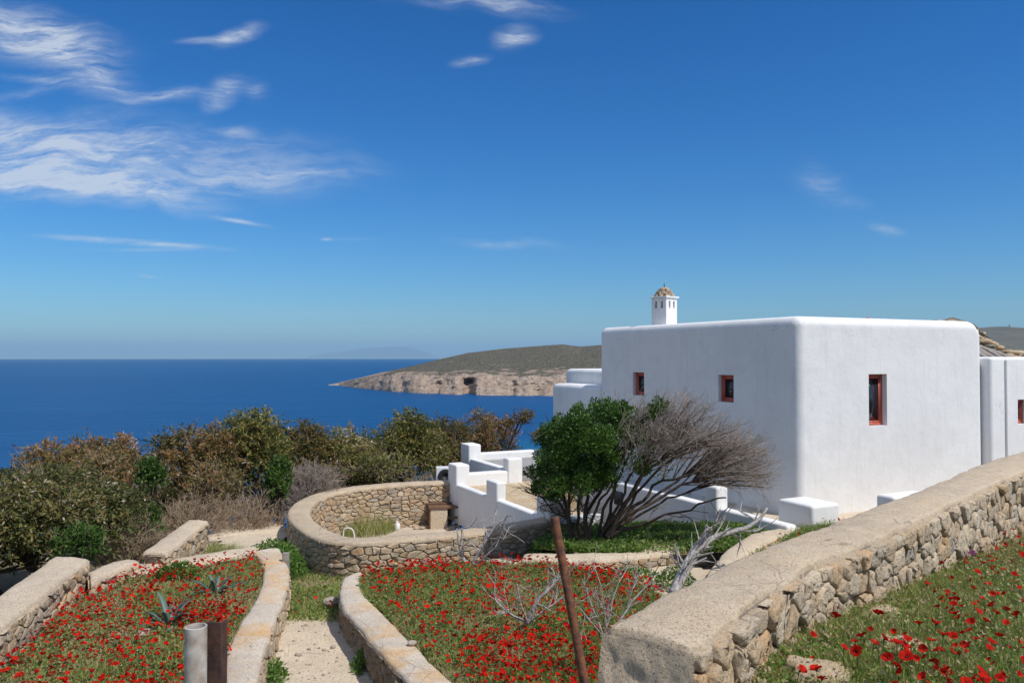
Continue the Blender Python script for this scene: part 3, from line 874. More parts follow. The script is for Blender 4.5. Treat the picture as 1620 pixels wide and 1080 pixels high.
# left walls
wall('garden_wall', E([(-190, 1073), (0, 941), (88, 880)], -2.87), E([(-190, 1143), (0, 994), (81, 929), (140, 884)], -2.87), -3.9,
     'tall rubble stone wall with flat cement top at the far left of the left poppy bed', su=0.20, sv=0.125, depth=0.045, seed=51, cap_t=0.05, step=0.06, detail=2)
wall('garden_wall', E([(141, 904), (172, 891), (205, 884)], [-3.06, -3.1, -3.14]), E([(144, 919), (188, 900), (220, 889)], [-3.06, -3.1, -3.14]), -3.9,
     'short lower stretch of stone wall stepping down from the tall left wall', su=0.22, sv=0.15, depth=0.045, seed=55, cap_t=0.05, step=0.06, detail=2)
wall('garden_wall', E([(228, 874), (262, 848), (300, 823)], -3.06), E([(262, 875), (300, 846), (328, 824)], -3.06), -4.2,
     'separate sloping stone wall with cement top standing behind the left bed kerb by the shrubs', su=0.24, sv=0.15, depth=0.045, seed=57, cap_t=0.05, step=0.06, detail=2)
wall('bed_kerb', E([(196, 893), (300, 880), (405, 862)], -3.24), E([(205, 910), (300, 892), (405, 873)], -3.24), -3.9,
     'narrow cement topped kerb closing the far end of the left poppy bed', cat='kerb', su=0.2, sv=0.12, depth=0.03, seed=59, cap_t=0.05, step=0.06)
wall('bed_kerb', E([(326, 846), (370, 838), (455, 833)], -3.80), E([(330, 852), (372, 844), (455, 838)], -3.80), -4.3,
     'thin pale kerb beyond the lane beside the ring wall', cat='kerb', su=0.2, sv=0.12, depth=0.02, seed=60, cap_t=0.05, step=0.08)
# retaining kerb of the tree terrace
zk = -3.5
wall('terrace_kerb', E([(830, 876), (910, 876), (1000, 870), (1080, 856), (1150, 848), (1180, 836)], zk), E([(826, 884), (900, 888), (1000, 882), (1090, 868), (1140, 866), (1210, 842)], zk), -3.9,
     'low retaining wall with whitish cement top in front of the windswept tree', cat='kerb', capm='path', su=0.22, sv=0.1, depth=0.03, seed=61, cap_t=0.05, step=0.06, rag=0.03)
wall('side_kerb', E([(1118, 912), (1140, 880), (1165, 858), (1200, 840), (1300, 826)], -3.34), E([(1150, 912), (1172, 884), (1205, 858), (1240, 846), (1310, 834)], -3.34), -3.9,
     'pale cement kerb curving from the side path up to the white block by the house corner', cat='kerb', capm='path', su=0.22, sv=0.12, depth=0.03, seed=63, cap_t=0.05, step=0.06)

# ------------------------------------------------------------------ house
K = WY(1262, 565, 17.0)
house = empty('white_house', (K.x, K.y, Z_YARD), 'large flat roofed whitewashed house with rounded edges and small red framed windows', 'house', rz=ROOT_RZ)
ZR = -Z_YARD            # eye level in house coordinates


def hb(name, lo, hi, r=0.2, mat='white', parent=None, **k):
    """box in house axes; z given relative to eye level"""
    return rbox(name, (lo[0], lo[1], lo[2] + ZR), (hi[0], hi[1], hi[2] + ZR), r, M[mat], parent or house, **k)


def cutter(lo, hi):
    c = rbox('cutter', (lo[0], lo[1], lo[2] + ZR), (hi[0], hi[1], hi[2] + ZR), 0, M['white'])
    c.parent = house
    return c


def house_block(name, lo, hi, r, seg, rbig):
    """block with rounded edges; the far upper end is rounded more broadly"""
    bm = bmesh.new(); bmesh.ops.create_cube(bm, size=1.0)
    lo = Vector((lo[0], lo[1], lo[2] + ZR)); hi = Vector((hi[0], hi[1], hi[2] + ZR)); s_ = hi - lo
    for v in bm.verts: v.co = Vector((lo.x + (v.co.x + .5) * s_.x, lo.y + (v.co.y + .5) * s_.y, lo.z + (v.co.z + .5) * s_.z))
    ed = [e for e in bm.edges if max(e.verts[0].co.z, e.verts[1].co.z) > lo.z + .01]
    bmesh.ops.bevel(bm, geom=ed, offset=r, segments=seg, profile=0.5, affect='EDGES', clamp_overlap=True)
    cx_, cz_ = hi.x - rbig, hi.z - rbig
    for f in (0, .12, .25, .38, .5, .62, .75, .87):
        bmesh.ops.bisect_plane(bm, geom=bm.verts[:] + bm.edges[:] + bm.faces[:], plane_co=(cx_ + f * rbig, 0, 0), plane_no=(1, 0, 0))
        bmesh.ops.bisect_plane(bm, geom=bm.verts[:] + bm.edges[:] + bm.faces[:], plane_co=(0, 0, cz_ + f * rbig), plane_no=(0, 0, 1))
    for v in bm.verts:
        dx, dz = v.co.x - cx_, v.co.z - cz_
        if dx > 0 and dz > 0:
            m_ = max(dx, dz); d_ = math.hypot(dx, dz)
            k_ = m_ / d_; v.co.x = cx_ + dx * k_; v.co.z = cz_ + dz * k_
    for f in bm.faces: f.smooth = True
    me = bpy.data.meshes.new(name); bm.to_mesh(me); bm.free(); me.materials.append(M['white'])
    o = bpy.data.objects.new(name, me); col.objects.link(o); o.parent = house
    return o


main = house_block('main_block', (0, 0, -4.0), (6.2, 7.9, 0.89), 0.21, 7, 0.42)
boolean(main, [cutter((2.15, -.2, -1.55), (2.74, 0.17, -0.38)), cutter((-.2, 5.58, -1.06), (0.14, 6.12, -0.42)), cutter((-.2, 1.99, -1.07), (0.14, 2.53, -0.42))])
wing = hb('side_wing', (6.19, -0.19, -4.0), (15, 6.0, 0.01), 0.09)
boolean(wing, [cutter((7.24, -.5, -1.68), (7.68, 0.0, -1.06))])
hb('rear_wing', (0.03, 7.91, -4.0), (4.5, 10.95, -0.87), 0.18)
hb('upper_rear_wing', (0.8, 7.92, -4.0), (6.0, 11.4, -0.39), 0.18)
hb('rain_pipe', (6.73, -0.245, -4.0), (6.80, -0.18, -0.05), 0.03)


def window(face, a, b0, w, h, dz):
    """face 'r' front-right wall (looks -y), 'l' left wall (looks -x); a = near coordinate, z bottom dz"""
    fr = Acc(); cs = Acc(); gl = Acc()
    def q(acc, u0, u1, z0, z1, d0, d1):
        if face == 'r': box_into(acc, (a + u0, b0 + d0, dz + z0 + ZR), (a + u1, b0 + d1, dz + z1 + ZR))
        else: box_into(acc, (b0 + d0, a + u0, dz + z0 + ZR), (b0 + d1, a + u1, dz + z1 + ZR))
    t = 0.055
    def ringq(acc, u0, u1, z0, z1, t, d0, d1):
        q(acc, u0, u0 + t, z0, z1, d0, d1); q(acc, u1 - t, u1, z0, z1, d0, d1)
        q(acc, u0 + t, u1 - t, z0, z0 + t, d0, d1); q(acc, u0 + t, u1 - t, z1 - t, z1, d0, d1)
    ringq(fr, 0.003, w - .003, .003, h - .003, t, -0.045, 0.0)
    ringq(cs, t + .003, w - t - .003, t + .003, h - t - .003, 0.045, -0.030, -0.004)
    q(gl, t + .045, w - t - .045, t + .045, h - t - .045, -0.014, -0.006)
    o = fr.obj('window', M['red'], house)
    cs.obj('casement', M['red'], o); gl.obj('pane', M['glass'], o)
    return o


window('r', 2.15, 0.17, 0.59, 1.17, -1.55)
window('l', 5.58, 0.14, 0.54, 0.64, -1.06)
window('l', 1.99, 0.14, 0.54, 0.65, -1.07)
window('r', 7.24, 0.0, 0.44, 0.62, -1.68)

# chimney
ch = WY(1051, 520, 22.4); chl = Matrix.Rotation(-ROOT_RZ, 4, 'Z') @ (Vector((ch.x, ch.y, 0)) - Vector((K.x, K.y, 0)))
chim = rbox('chimney', (-.255, -.255, 3.6), (.255, .255, ZR + 1.66), 0.02, M['white'], house)
chim.location = (chl.x, chl.y, 0); chim.rotation_euler = (0, 0, math.radians(43) - ROOT_RZ)
cuts = []
for s in (-1, 1):
    for (lo, hi) in [((s * .1 - .04, -.3, ZR + 1.37), (s * .1 + .04, .3, ZR + 1.57)), ((-.3, s * .1 - .04, ZR + 1.37), (.3, s * .1 + .04, ZR + 1.57))]:
        c = rbox('cutter', lo, hi, 0, M['white']); c.parent = house
        c.location = chim.location; c.rotation_euler = chim.rotation_euler; cuts.append(c)
boolean(chim, cuts)
rbox('flue', (-.165, -.165, ZR + 1.2), (.165, .165, ZR + 1.64), 0.0, M['mortar'], chim)
rbox('chimney_slab', (-.30, -.30, ZR + 1.662), (.30, .30, ZR + 1.70), 0.015, M['white'], chim)
a = Acc(); rr = random.Random(3)
for k in range(44):
    lvl = k // 11; an = k * 2.4; rad = 0.215 - lvl * 0.04
    rock_into(a, (math.cos(an) * rad, math.sin(an) * rad, ZR + 1.73 + lvl * 0.058), (.085, .06, .036), 100 + k, .62 + .3 * rr.random(), sub=2)
rock_into(a, (0, 0, ZR + 1.85), (.15, .15, .12), 150, 0.66, sub=2)
a.obj('stone_hood', M['stone'], chim)
a = Acc(); tube(a, [(0, 0, ZR + 1.93), (0.005, 0, ZR + 2.02), (0, 0, ZR + 2.10)], [0.025, 0.014, 0.006], 6); a.obj('finial', M['dark'], chim)
# small red knob on the parapet
k0 = WY(1384, 503, 18.3)
a = Acc(); rock_into(a, (2.75, 0.5, ZR + 0.90), (.05, .04, .035), 5, 0.9, sub=2); a.obj('roof_knob', M['red'], house)

# white blocks by the house
B = WY(1283, 565, 15.5)
o = rbox('garden_block', (0, 0, 0), (.76, .92, .62), 0.07, M['white']); o.location = (B.x, B.y, -3.5); o.rotation_euler = (0, 0, ROOT_RZ)
tag(o, 'low whitewashed block standing in front of the near corner of the house', 'masonry block')
B2 = WY(1412, 565, 15.4)
o = rbox('garden_block', (0, 0, 0), (1.1, .42, .76), 0.07, M['white']); o.location = (B2.x, B2.y, -3.45); o.rotation_euler = (0, 0, ROOT_RZ)
tag(o, 'low whitewashed block half hidden behind the stone wall, under the tall red window', 'masonry block')

# ------------------------------------------------------------------ terraces west of the house
A0 = WY(716, 565, 21.0)
terr = empty('roof_terrace', (A0.x, A0.y, -4.3), 'whitewashed stepped parapets round two roof decks left of the house', 'terrace', rz=ROOT_RZ)
TZ = 4.3


def tb(name, lo, hi, r=0.05, mat='white', **k):
    return rbox(name, (lo[0], lo[1], lo[2] + TZ), (hi[0], hi[1], hi[2] + TZ), r, M[mat], terr, **k)


# local x = away-right (v), local y = away-left (u); A at origin
th = 0.22
tb('deck', (0.2, -5.0, -4.3), (1.3, -2.52, -3.40), 0.0, 'deck')
tb('deck', (0.2, -2.5, -4.3), (2.3, 0.06, -3.402), 0.0, 'deck')
tb('deck', (1.7, 0.08, -4.29), (5.0, 3.1, -3.14), 0.0, 'deck_grey')
tb('parapet', (0, -5.3, -4.3), (th, -0.1, -3.30), 0.05)                 # outer wall A to E
tb('pillar', (-.02, -0.30, -4.3), (.37, .28, -2.80), 0.05)                # A
tb('pillar', (-.015, -2.78, -3.4), (.235, -2.18, -2.90), 0.045)               # C
tb('parapet', (.41, -.1, -4.3), (1.65, .2, -3.07), 0.05)                 # A to B
tb('pillar', (1.56, -.14, -4.3), (2.0, .20, -2.74), 0.05)                # B
tb('parapet', (1.55, .29, -4.3), (1.78, 2.49, -3.03), 0.05)               # B to D
tb('pillar', (1.52, 2.50, -4.3), (1.93, 3.15, -2.62), 0.05)                 # D
tb('parapet', (1.96, 2.78, -4.3), (6.0, 3.08, -2.93), 0.05)               # D to the house
tb('pillar', (-.02, -5.34, -4.3), (.44, -4.75, -2.90), 0.05)               # E
near_w = tb('parapet', (.45, -5.3, -4.3), (1.3, -5.05, -3.3), 0.05)        # E to the right
# wall beside the house
G0 = WY(1135, 565, 17.2)
sw = empty('stepped_wall', (G0.x, G0.y, -3.9), 'white stepped garden wall running along the shaded side of the house behind the tree', 'garden wall', rz=ROOT_RZ)
nv = Acc(); box_into(nv, (-.034, 3.6, .1), (-.022, 4.0, .45)); nv.obj('vent', M['dark'], sw)
o = rbox('coping', (-.02, -2.0, -1.2), (.26, 0, .66), .06, M['white'], sw)
o = rbox('pillar', (-.04, 0.01, -1.2), (.30, .42, 1.11), .07, M['white'], sw)
o = rbox('wall', (-.02, .43, -1.2), (.26, 7.2, .67), .06, M['white'], sw)

# ------------------------------------------------------------------ patio inside the ring
fl = [(float(x), float(y)) for x, y in rm[::3, :2]]
sheet('patio_floor', fl, flat(-4.4), 0.15, M['floor'], 0.01, 1.5)
bx = W(692, 836, -4.4)
barb = empty('masonry_barbecue', (bx.x, bx.y, -4.41), 'small rusty brown and grey masonry barbecue with a board on top inside the ring wall', 'barbecue', rz=math.radians(12))
o = rbox('body', (-.18, 0, 0), (.26, .75, .52), .015, M['cap'], barb)
o = rbox('side_panel', (-.215, 0.0, 0), (-.183, .75, .56), .005, M['rust'], barb)
o = rbox('board', (-.22, -.03, .522), (.62, .30, .57), .008, M['wood_brown'], barb)
o = rbox('board', (-.25, .33, .572), (.68, .78, .61), .008, M['wood_brown'], barb)
o = rbox('leg', (.56, .0, 0), (.61, .05, .52), .004, M['wood_brown'], barb)
o = rbox('leg', (.62, .70, 0), (.67, .75, .57), .004, M['wood_brown'], barb)
o = rbox('brace', (.27, .0, .25), (.555, .04, .30), .004, M['wood_brown'], barb)
jw = W(628, 838, -4.4)


def lathe(acc, prof, sides=14, tone=.5, off=(0, 0, 0)):
    V = []
    for r, z in prof:
        for k in range(sides):
            an = 2 * math.pi * k / sides; V.append((r * math.cos(an) + off[0], r * math.sin(an) + off[1], z + off[2]))
    acc.add(V, grid_faces(len(prof), sides, True), tone)


a = Acc(); lathe(a, [(0, 0), (.085, 0), (.10, .03), (.10, .16), (.06, .21), (.035, .23), (.035, .27), (0, .27)])
o = a.obj('canister', M['white_metal'], smooth=True); o.location = jw; o.scale = (.85, .85, .85); tag(o, 'small white plastic canister on the patio floor inside the ring wall', 'canister')
a = Acc(); q0 = W(543, 862, -4.4)
arc = [(0, 0, 0), (0, 0, .38), (.03, 0, .45), (.10, 0, .48), (.22, 0, .46), (.27, 0, .40), (.30, 0, .30), (.32, 0, .0)]
tube(a, smooth_poly(np.array(arc), 2), 0.02, 8)
o = a.obj('handrail', M['white_metal'], smooth=True); o.location = (q0.x, q0.y, -4.4); o.scale = (.85, .85, .85); tag(o, 'bent white tubular handrail poking up behind the front of the ring wall', 'handrail')
a = Acc(); rr = random.Random(12)
for k in range(16):
    p = W(rr.uniform(655, 675), rr.uniform(828, 838), -4.38) if k < 9 else W(rr.uniform(712, 735), rr.uniform(828, 838), -4.38)
    rock_into(a, (p.x, p.y, p.z), (rr.uniform(.08, .18), rr.uniform(.06, .12), .035), 700 + k, rr.random(), sub=2)
tag(a.obj('loose_slabs', M['stone']), 'loose flat stone slabs lying round the barbecue inside the ring wall', 'stone slabs', kind='stuff')
# air conditioner by the terrace
ac0 = WY(690, 757, 22.2)
acr = empty('air_conditioner', (ac0.x, ac0.y, -3.62), 'white outdoor air conditioning unit beside the far left white pillar', 'air conditioner', rz=math.radians(8))
rbox('casing', (0, 0, 0.06), (.8, .3, .56), .02, M['white_metal'], acr)
a = Acc(); lathe(a, [(0, 0.0), (.05, 0), (.055, .012), (.17, .012), (.20, .0), (.205, .02)], 20)
V = a.V[0]; a.V[0] = np.column_stack([V[:, 0] + .25, -V[:, 2] - .004, V[:, 1] + .31])
a.obj('fan_grille', M['dark'], acr)
for s in (.08, .66): rbox('foot', (s, .02, -0.35), (s + .06, .28, .058), .004, M['dark'], acr)

# ------------------------------------------------------------------ posts
pp = WY(310, 990, 2.9)
a = Acc(); lathe(a, [(.0, -1.25), (.039, -1.25), (.039, 0), (.033, 0.001), (.033, -.10), (0, -.10)], 20)
o = a.obj('metal_pipe', M['pipe'], smooth=False); o.location = (pp.x, pp.y, pp.z)
for f in o.data.polygons: f.use_smooth = True
o.data.set_sharp_from_angle(angle=0.7)
tag(o, 'open ended pale grey metal pipe standing upright beside a rusty angle iron', 'pipe post')
pa = WY(341, 982, 2.95)
bm = bmesh.new()
prof = [(-.031, -.02), (.031, -.02), (.031, .03), (.025, .03), (.025, -.014), (-.025, -.014), (-.025, .025), (-.031, .025)]
vs0 = [bm.verts.new((x, y, -1.3)) for x, y in prof]; vs1 = [bm.verts.new((x, y, 0.004 * math.sin(x * 90))) for x, y in prof]
for i in range(8): bm.faces.new((vs0[i], vs0[(i + 1) % 8], vs1[(i + 1) % 8], vs1[i]))
bm.faces.new(vs1); me = bpy.data.meshes.new('steel_channel'); bm.to_mesh(me); bm.free(); me.materials.append(M['rust_dark'])
o = bpy.data.objects.new('steel_channel', me); col.objects.link(o); o.location = (pa.x, pa.y, pa.z); o.rotation_euler = (0, 0, math.radians(-8))
tag(o, 'dark rusty steel channel standing next to the pale pipe at the bottom', 'steel post')
p1 = WY(877, 818, 3.7); p2 = WY(926, 1085, 3.62); dv = (p2 - p1)
pts = [tuple(p1 + dv * t) for t in (0, .3, .6, 1.0, 1.6, 2.1)]
a = Acc(); tube(a, pts, [.0205, .0205, .021, .021, .021, .021], 12)
o = a.obj('rusty_pole', M['rust'], smooth=True); o.data.set_sharp_from_angle(angle=0.8)
tag(o, 'leaning rusty iron pole in front of the middle poppy bed', 'pole')
w0 = WY(452, 907, 12.6); o = rbox('wooden_post', (-.05, -.04, -.35), (.05, .04, .33), .008, M['wood']); o.location = w0
tag(o, 'short weathered wooden post at the far end of the path wall', 'wooden post')


# ------------------------------------------------------------------ vegetation builders
def unit(v): return v / (np.linalg.norm(v, axis=-1, keepdims=True) + 1e-9)


def leaves_into(acc, P, D, size, aspect, tone, rng, fold=0.0):
    """diamond leaves at P pointing along D"""
    n = len(P); D = unit(D); R = rng.normal(size=(n, 3)); S = unit(np.cross(D, R))
    size = np.broadcast_to(size, (n,))[:, None]
    hw_ = size * aspect * 0.5
    mid = P + D * size * 0.45
    V = np.stack([P, mid + S * hw_, P + D * size, mid - S * hw_], 1).reshape(-1, 3)
    Fc = np.arange(n * 4).reshape(n, 4)
    acc.add(V, Fc, np.repeat(np.broadcast_to(tone, (n,)), 4))


def branchy(acc, start, dirn, length, rad, depth, rng, bias=(0, 0, 0), spread=0.6, kids=(3, 5), shrink=0.62, wig=0.12, tips=None, sides=5, minr=0.002, seg=5, first=0.35):
    d = unit(np.asarray(dirn, float)); p = np.asarray(start, float); pts = [p]; b = np.asarray(bias, float)
    for i in range(seg):
        d = unit(d + rng.normal(size=3) * wig + b * (1.0 / seg)); p = p + d * length / seg; pts.append(p)
    pts = np.array(pts); rr_ = np.linspace(rad, max(minr, rad * 0.55 if depth > 0 else minr), len(pts))
    tube(acc, pts, rr_, sides if depth > 1 else max(3, sides - 2), rng.random(), cap=False)
    if depth == 0:
        if tips is not None: tips.append((pts[-1], d))
        return
    n = rng.integers(kids[0], kids[1] + 1)
    for k in range(n):
        t = first + (1 - first) * (k + rng.random() * 0.8) / n
        t = min(t, 1.0); x = t * seg; i = min(int(x), seg - 1); q = pts[i] + (pts[i + 1] - pts[i]) * (x - i)
        dd = unit(pts[i + 1] - pts[i]); side = unit(np.cross(dd, rng.normal(size=3)))
        nd = unit(dd + side * spread * rng.uniform(0.6, 1.3))
        branchy(acc, q, nd, length * shrink * rng.uniform(0.7, 1.15), rad * 0.6, depth - 1, rng, bias, spread, kids, shrink, wig, tips, sides, minr, seg, first)


def crown_tree(name, label, cat, px, ytop, ybot, Y, wpx, leafm, dens=1.0, seed=1, lean=0.0, group=None, leaf=0.10, aspect=0.34, droop=0.5, barkm='bark', clump=0.16, twigs=0.5, tonebias=0.0, depth=0.8, zbase=None, nclump=60):
    rng = np.random.default_rng(seed)
    top = WY(px, ytop, Y); bot = WY(px, ybot, Y)
    w = wpx * Y / F_PX / 2; h = (top.z - bot.z) / 2; cz = (top.z + bot.z) / 2
    zg = float(zf_base(0, Y)) if zbase is None else zbase
    root = empty(name, (top.x, Y, min(zg, bot.z)), label, cat, group)
    o = np.array([0, 0, cz - root.location.z])
    compact = leafm == 'leaf_green'
    # lobes of uneven size round the crown
    nl = 5 if compact else max(5, int(nclump / 5.5))
    d = unit(rng.normal(size=(nl, 3))); d[:, 2] = np.where(d[:, 2] < -0.35, -d[:, 2], d[:, 2])
    lr = rng.uniform(0.30, 0.52, nl) if not compact else rng.uniform(.5, .65, nl)
    LC = o + d * np.array([w, w * depth, h]) * (1.0 - lr)[:, None] * rng.uniform(.8, 1.12, nl)[:, None]
    LR = lr[:, None] * np.array([w, w * depth, h]) * rng.uniform(.8, 1.15, (nl, 1))
    LT = np.clip(.38 + tonebias + rng.normal(size=nl) * .16, .05, .95)
    area = float((LR[:, 0] * LR[:, 2]).sum())
    ns = int(np.clip(dens * area * (300 if not compact else 330) * (0.1 / leaf) ** 1.3, 200, 4200))
    li = rng.choice(nl, ns, p=(LR[:, 0] * LR[:, 2]) / (LR[:, 0] * LR[:, 2]).sum())
    q = unit(rng.normal(size=(ns, 3))); q[:, 2] = np.where(q[:, 2] < -.55, -q[:, 2], q[:, 2])
    rr_ = rng.random(ns)[:, None] ** .35
    O = LC[li] + q * LR[li] * rr_
    D = unit(q * .7 + rng.normal(size=(ns, 3)) * .55 + np.array([lean, 0, .25]))
    SL = (.34 if not compact else .16) * rng.uniform(.6, 1.5, ns) * (leaf / .1) * (1.0 if w > .6 else .55)
    kk = 13 if not compact else 12
    t = np.linspace(.12, 1, kk)[None, :, None] + rng.normal(size=(ns, kk, 1)) * .04
    dr = np.zeros((1, 1, 3)); dr[..., 2] = -droop * .55
    P = O[:, None, :] + D[:, None, :] * SL[:, None, None] * t + dr * SL[:, None, None] * t * t
    P = P + rng.normal(size=P.shape) * .02
    LD = D[:, None, :] * .55 + rng.normal(size=P.shape) * .62 + dr * 1.3 * t + (np.array([0, 0, .5]) if compact else 0)
    st = np.clip(LT[li] + rng.normal(size=ns) * .12, 0, 1)
    tn = np.clip(st[:, None] + rng.normal(size=(ns, kk)) * .17 + (rng.random((ns, kk)) < .035) * .5, 0, 1)
    acc = Acc(); nn = ns * kk
    leaves_into(acc, P.reshape(-1, 3), LD.reshape(-1, 3), leaf * rng.uniform(.6, 1.35, nn), aspect, tn.reshape(-1), rng)
    acc.obj('foliage', M[leafm], root)
    # stems: a few boles, limbs to every lobe, then twigs carrying the sprays
    acc = Acc(); base = np.array([0.0, 0, 0]); hubs = []
    for k in range(3):
        b = base + np.array([rng.uniform(-.3, .3) * w, rng.uniform(-.2, .2), 0])
        hub = b * .3 + (o + np.array([rng.uniform(-.5, .5) * w, rng.uniform(-.3, .3) * w, -h * .45])) * .7
        p = smooth_poly(np.array([b, b * .6 + hub * .4 + rng.normal(size=3) * .1, hub]), 2)
        tube(acc, p, np.linspace(.065, .04, len(p)), 6); hubs.append(hub)
    for c, r in zip(LC, LR):
        hub = hubs[int(rng.integers(3))]
        p = smooth_poly(np.array([hub, (hub + c) / 2 + rng.normal(size=3) * .12, c]), 2)
        tube(acc, p, np.linspace(.032, .014, len(p)), 5, cap=False)
    tw = Acc()
    for i in rng.choice(ns, min(ns, 260 if not compact else 60), replace=False):
        c = LC[li[i]]; e = O[i] + D[i] * SL[i]
        m = (c + O[i]) / 2 + rng.normal(size=3) * .06
        tube(tw, [c, m, O[i], e], [.010, .007, .005, .002], 3, tone=rng.random(), cap=False)
    for i in rng.choice(ns, int(26 * twigs) + 1):      # bare ends poking out
        u = unit(q[i] + rng.normal(size=3) * .25 + np.array([0, 0, .35])); L_ = rng.uniform(.25, .6) * min(1, w)
        e = O[i] + u * L_
        tube(tw, [O[i], (O[i] + e) / 2 + rng.normal(size=3) * .03, e], [.006, .004, .0015], 3, cap=False)
    acc.obj('trunk', M[barkm], root, smooth=True); tw.obj('twigs', M['twig_grey'], root)
    return root


def twig_bush(name, label, px, ytop, ybot, Y, wpx, seed, mat='twig_grey', n=26, group=None, depth=3, bias=(0, 0, .25), rad=0.012, cat='bare shrub'):
    rng = np.random.default_rng(seed)
    top = WY(px, ytop, Y); bot = WY(px, ybot, Y); h = top.z - bot.z; w = wpx * Y / F_PX / 2
    root = empty(name, (top.x, Y, bot.z), label, cat, group)
    acc = Acc()
    for k in range(n):
        an = rng.uniform(0, 2 * np.pi); el = rng.uniform(0.15, 1.35)
        d = np.array([math.cos(an) * math.cos(el), math.sin(an) * math.cos(el), math.sin(el)])
        L = 0.62 / math.sqrt((math.cos(el) / w) ** 2 + (math.sin(el) / h) ** 2)
        branchy(acc, (rng.uniform(-.2, .2) * w, rng.uniform(-.2, .2) * w, -.05), d, L, rad, depth, rng, bias=bias, spread=0.75, kids=(3, 5), shrink=0.55, wig=0.16, sides=4, minr=0.0028, seg=4)
    acc.obj('twigs', M[mat], root)
    return root


GB = 'trees and shrubs on the sea side'
crown_tree('shrub_tree', 'big olive green shrub filling the far left edge behind the tall left wall', 'tree', 50, 745, 935, 14.5, 330, 'leaf_dark', 1.25, 101, leaf=.088, nclump=150, droop=.9, tonebias=.04, clump=.13)
crown_tree('shrub_tree', 'brown leaved windswept tree with pale twigs standing highest at the far left against the sea', 'tree', 125, 684, 860, 20, 215, 'leaf_brown', 0.85, 102, nclump=70, clump=.14, twigs=.9, tonebias=.03)
crown_tree('shrub_tree', 'rusty red brown tree left of the dark green shrub', 'tree', 165, 728, 850, 17, 150, 'leaf_brown', 1.0, 103, nclump=55, tonebias=.12)
crown_tree('shrub_tree', 'pale twiggy tree top with whitish leaves against the sea left of the dip', 'tree', 190, 685, 790, 21, 60, 'leaf_brown', 0.5, 104, nclump=30, tonebias=.35, twigs=1.0)
crown_tree('green_shrub', 'dense round bright green shrub topmost among the brown trees on the left', 'shrub', 236, 728, 808, 16.5, 62, 'leaf_green', 1.7, 105, leaf=.07, nclump=45, droop=0, aspect=.5)
crown_tree('green_shrub', 'bright green shrub below the round one, beside the grey twigs', 'shrub', 229, 803, 868, 15.5, 56, 'leaf_green', 1.6, 106, leaf=.07, nclump=40, droop=0, aspect=.5)
crown_tree('green_shrub', 'low leafy green bush at the foot of the left olive shrub behind the wall end', 'shrub', 130, 828, 905, 13.2, 110, 'leaf_green', 1.0, 107, leaf=.09, nclump=45, droop=.2, tonebias=.1)
crown_tree('shrub_tree', 'brown and olive tree with a rounded top rising right of the dip', 'tree', 310, 670, 845, 21, 165, 'leaf_brown', 1.0, 108, nclump=75, tonebias=.0, clump=.14)
crown_tree('shrub_tree', 'tallest olive green tree on the left half with a broad flat crown', 'tree', 405, 656, 845, 22, 160, 'leaf_olive', 1.0, 109, nclump=75, clump=.14)
crown_tree('shrub_tree', 'brownish tree behind the grey twig ball', 'tree', 480, 678, 835, 23, 120, 'leaf_brown', 1.0, 110, nclump=55)
crown_tree('shrub_tree', 'yellowish olive tree behind the highest part of the ring wall', 'tree', 558, 678, 830, 23.5, 130, 'leaf_olive', 1.0, 111, nclump=60, tonebias=.08)
crown_tree('shrub_tree', 'dark olive tree with a tall crown behind the ring wall, left of the air conditioner', 'tree', 645, 648, 815, 25, 125, 'leaf_olive', 1.1, 112, nclump=70, tonebias=-.04)
crown_tree('shrub_tree', 'bushy brown olive tree directly behind the white pillars', 'tree', 705, 655, 810, 27, 100, 'leaf_brown', 1.0, 113, nclump=55, tonebias=-.04)
crown_tree('shrub_tree', 'slender brownish tree above the white parapet nearest the headland', 'tree', 748, 648, 800, 28.5, 90, 'leaf_brown', 1.0, 114, nclump=45, tonebias=.02)
crown_tree('shrub_tree', 'small brownish tree seen over the white parapet, left of the thin one', 'tree', 790, 650, 770, 30, 75, 'leaf_brown', 1.2, 115, nclump=35, tonebias=.05)
def thin_tree():
    rng = np.random.default_rng(116); Y = 29.0; b = WY(806, 745, Y)
    root = empty('thin_tree', b, 'thin bare stemmed tree with a small leafy tuft above the white parapet', 'tree', GB)
    def q(x, y): p = WY(x, y, Y) - b; return (p.x, p.y, p.z)
    a = Acc()
    for ch, r in (([(806, 745), (804, 712), (812, 690), (819, 672), (829, 657)], .06), ([(812, 690), (822, 680), (826, 668)], .03), ([(804, 715), (798, 690), (803, 668)], .035), ([(819, 672), (813, 660)], .02)):
        p = smooth_poly(np.array([q(*c) for c in ch]), 2); tube(a, p, np.linspace(r, r * .35, len(p)), 5)
        for k in range(6):
            i = int(rng.uniform(.5, .99) * len(p)); branchy(a, p[i], rng.normal(size=3) + np.array([0.2, 0, .5]), .35, .01, 1, rng, minr=.004)
    a.obj('trunk', M['bark'], root); a = Acc()
    for (x, y, r) in ((830, 656, .30), (824, 662, .22), (836, 654, .18), (804, 668, .16)):
        n = 260; c = np.array(q(x, y)); d = unit(rng.normal(size=(n, 3)))
        leaves_into(a, c + d * r * rng.random((n, 1)) ** .5 * np.array([1.2, 1, .8]), d + rng.normal(size=(n, 3)) * .6 + np.array([0, 0, -.5]), .11 * rng.uniform(.6, 1.2, n), .3, np.clip(rng.normal(.4, .2, n), 0, 1), rng)
    a.obj('foliage', M['leaf_brown'], root)


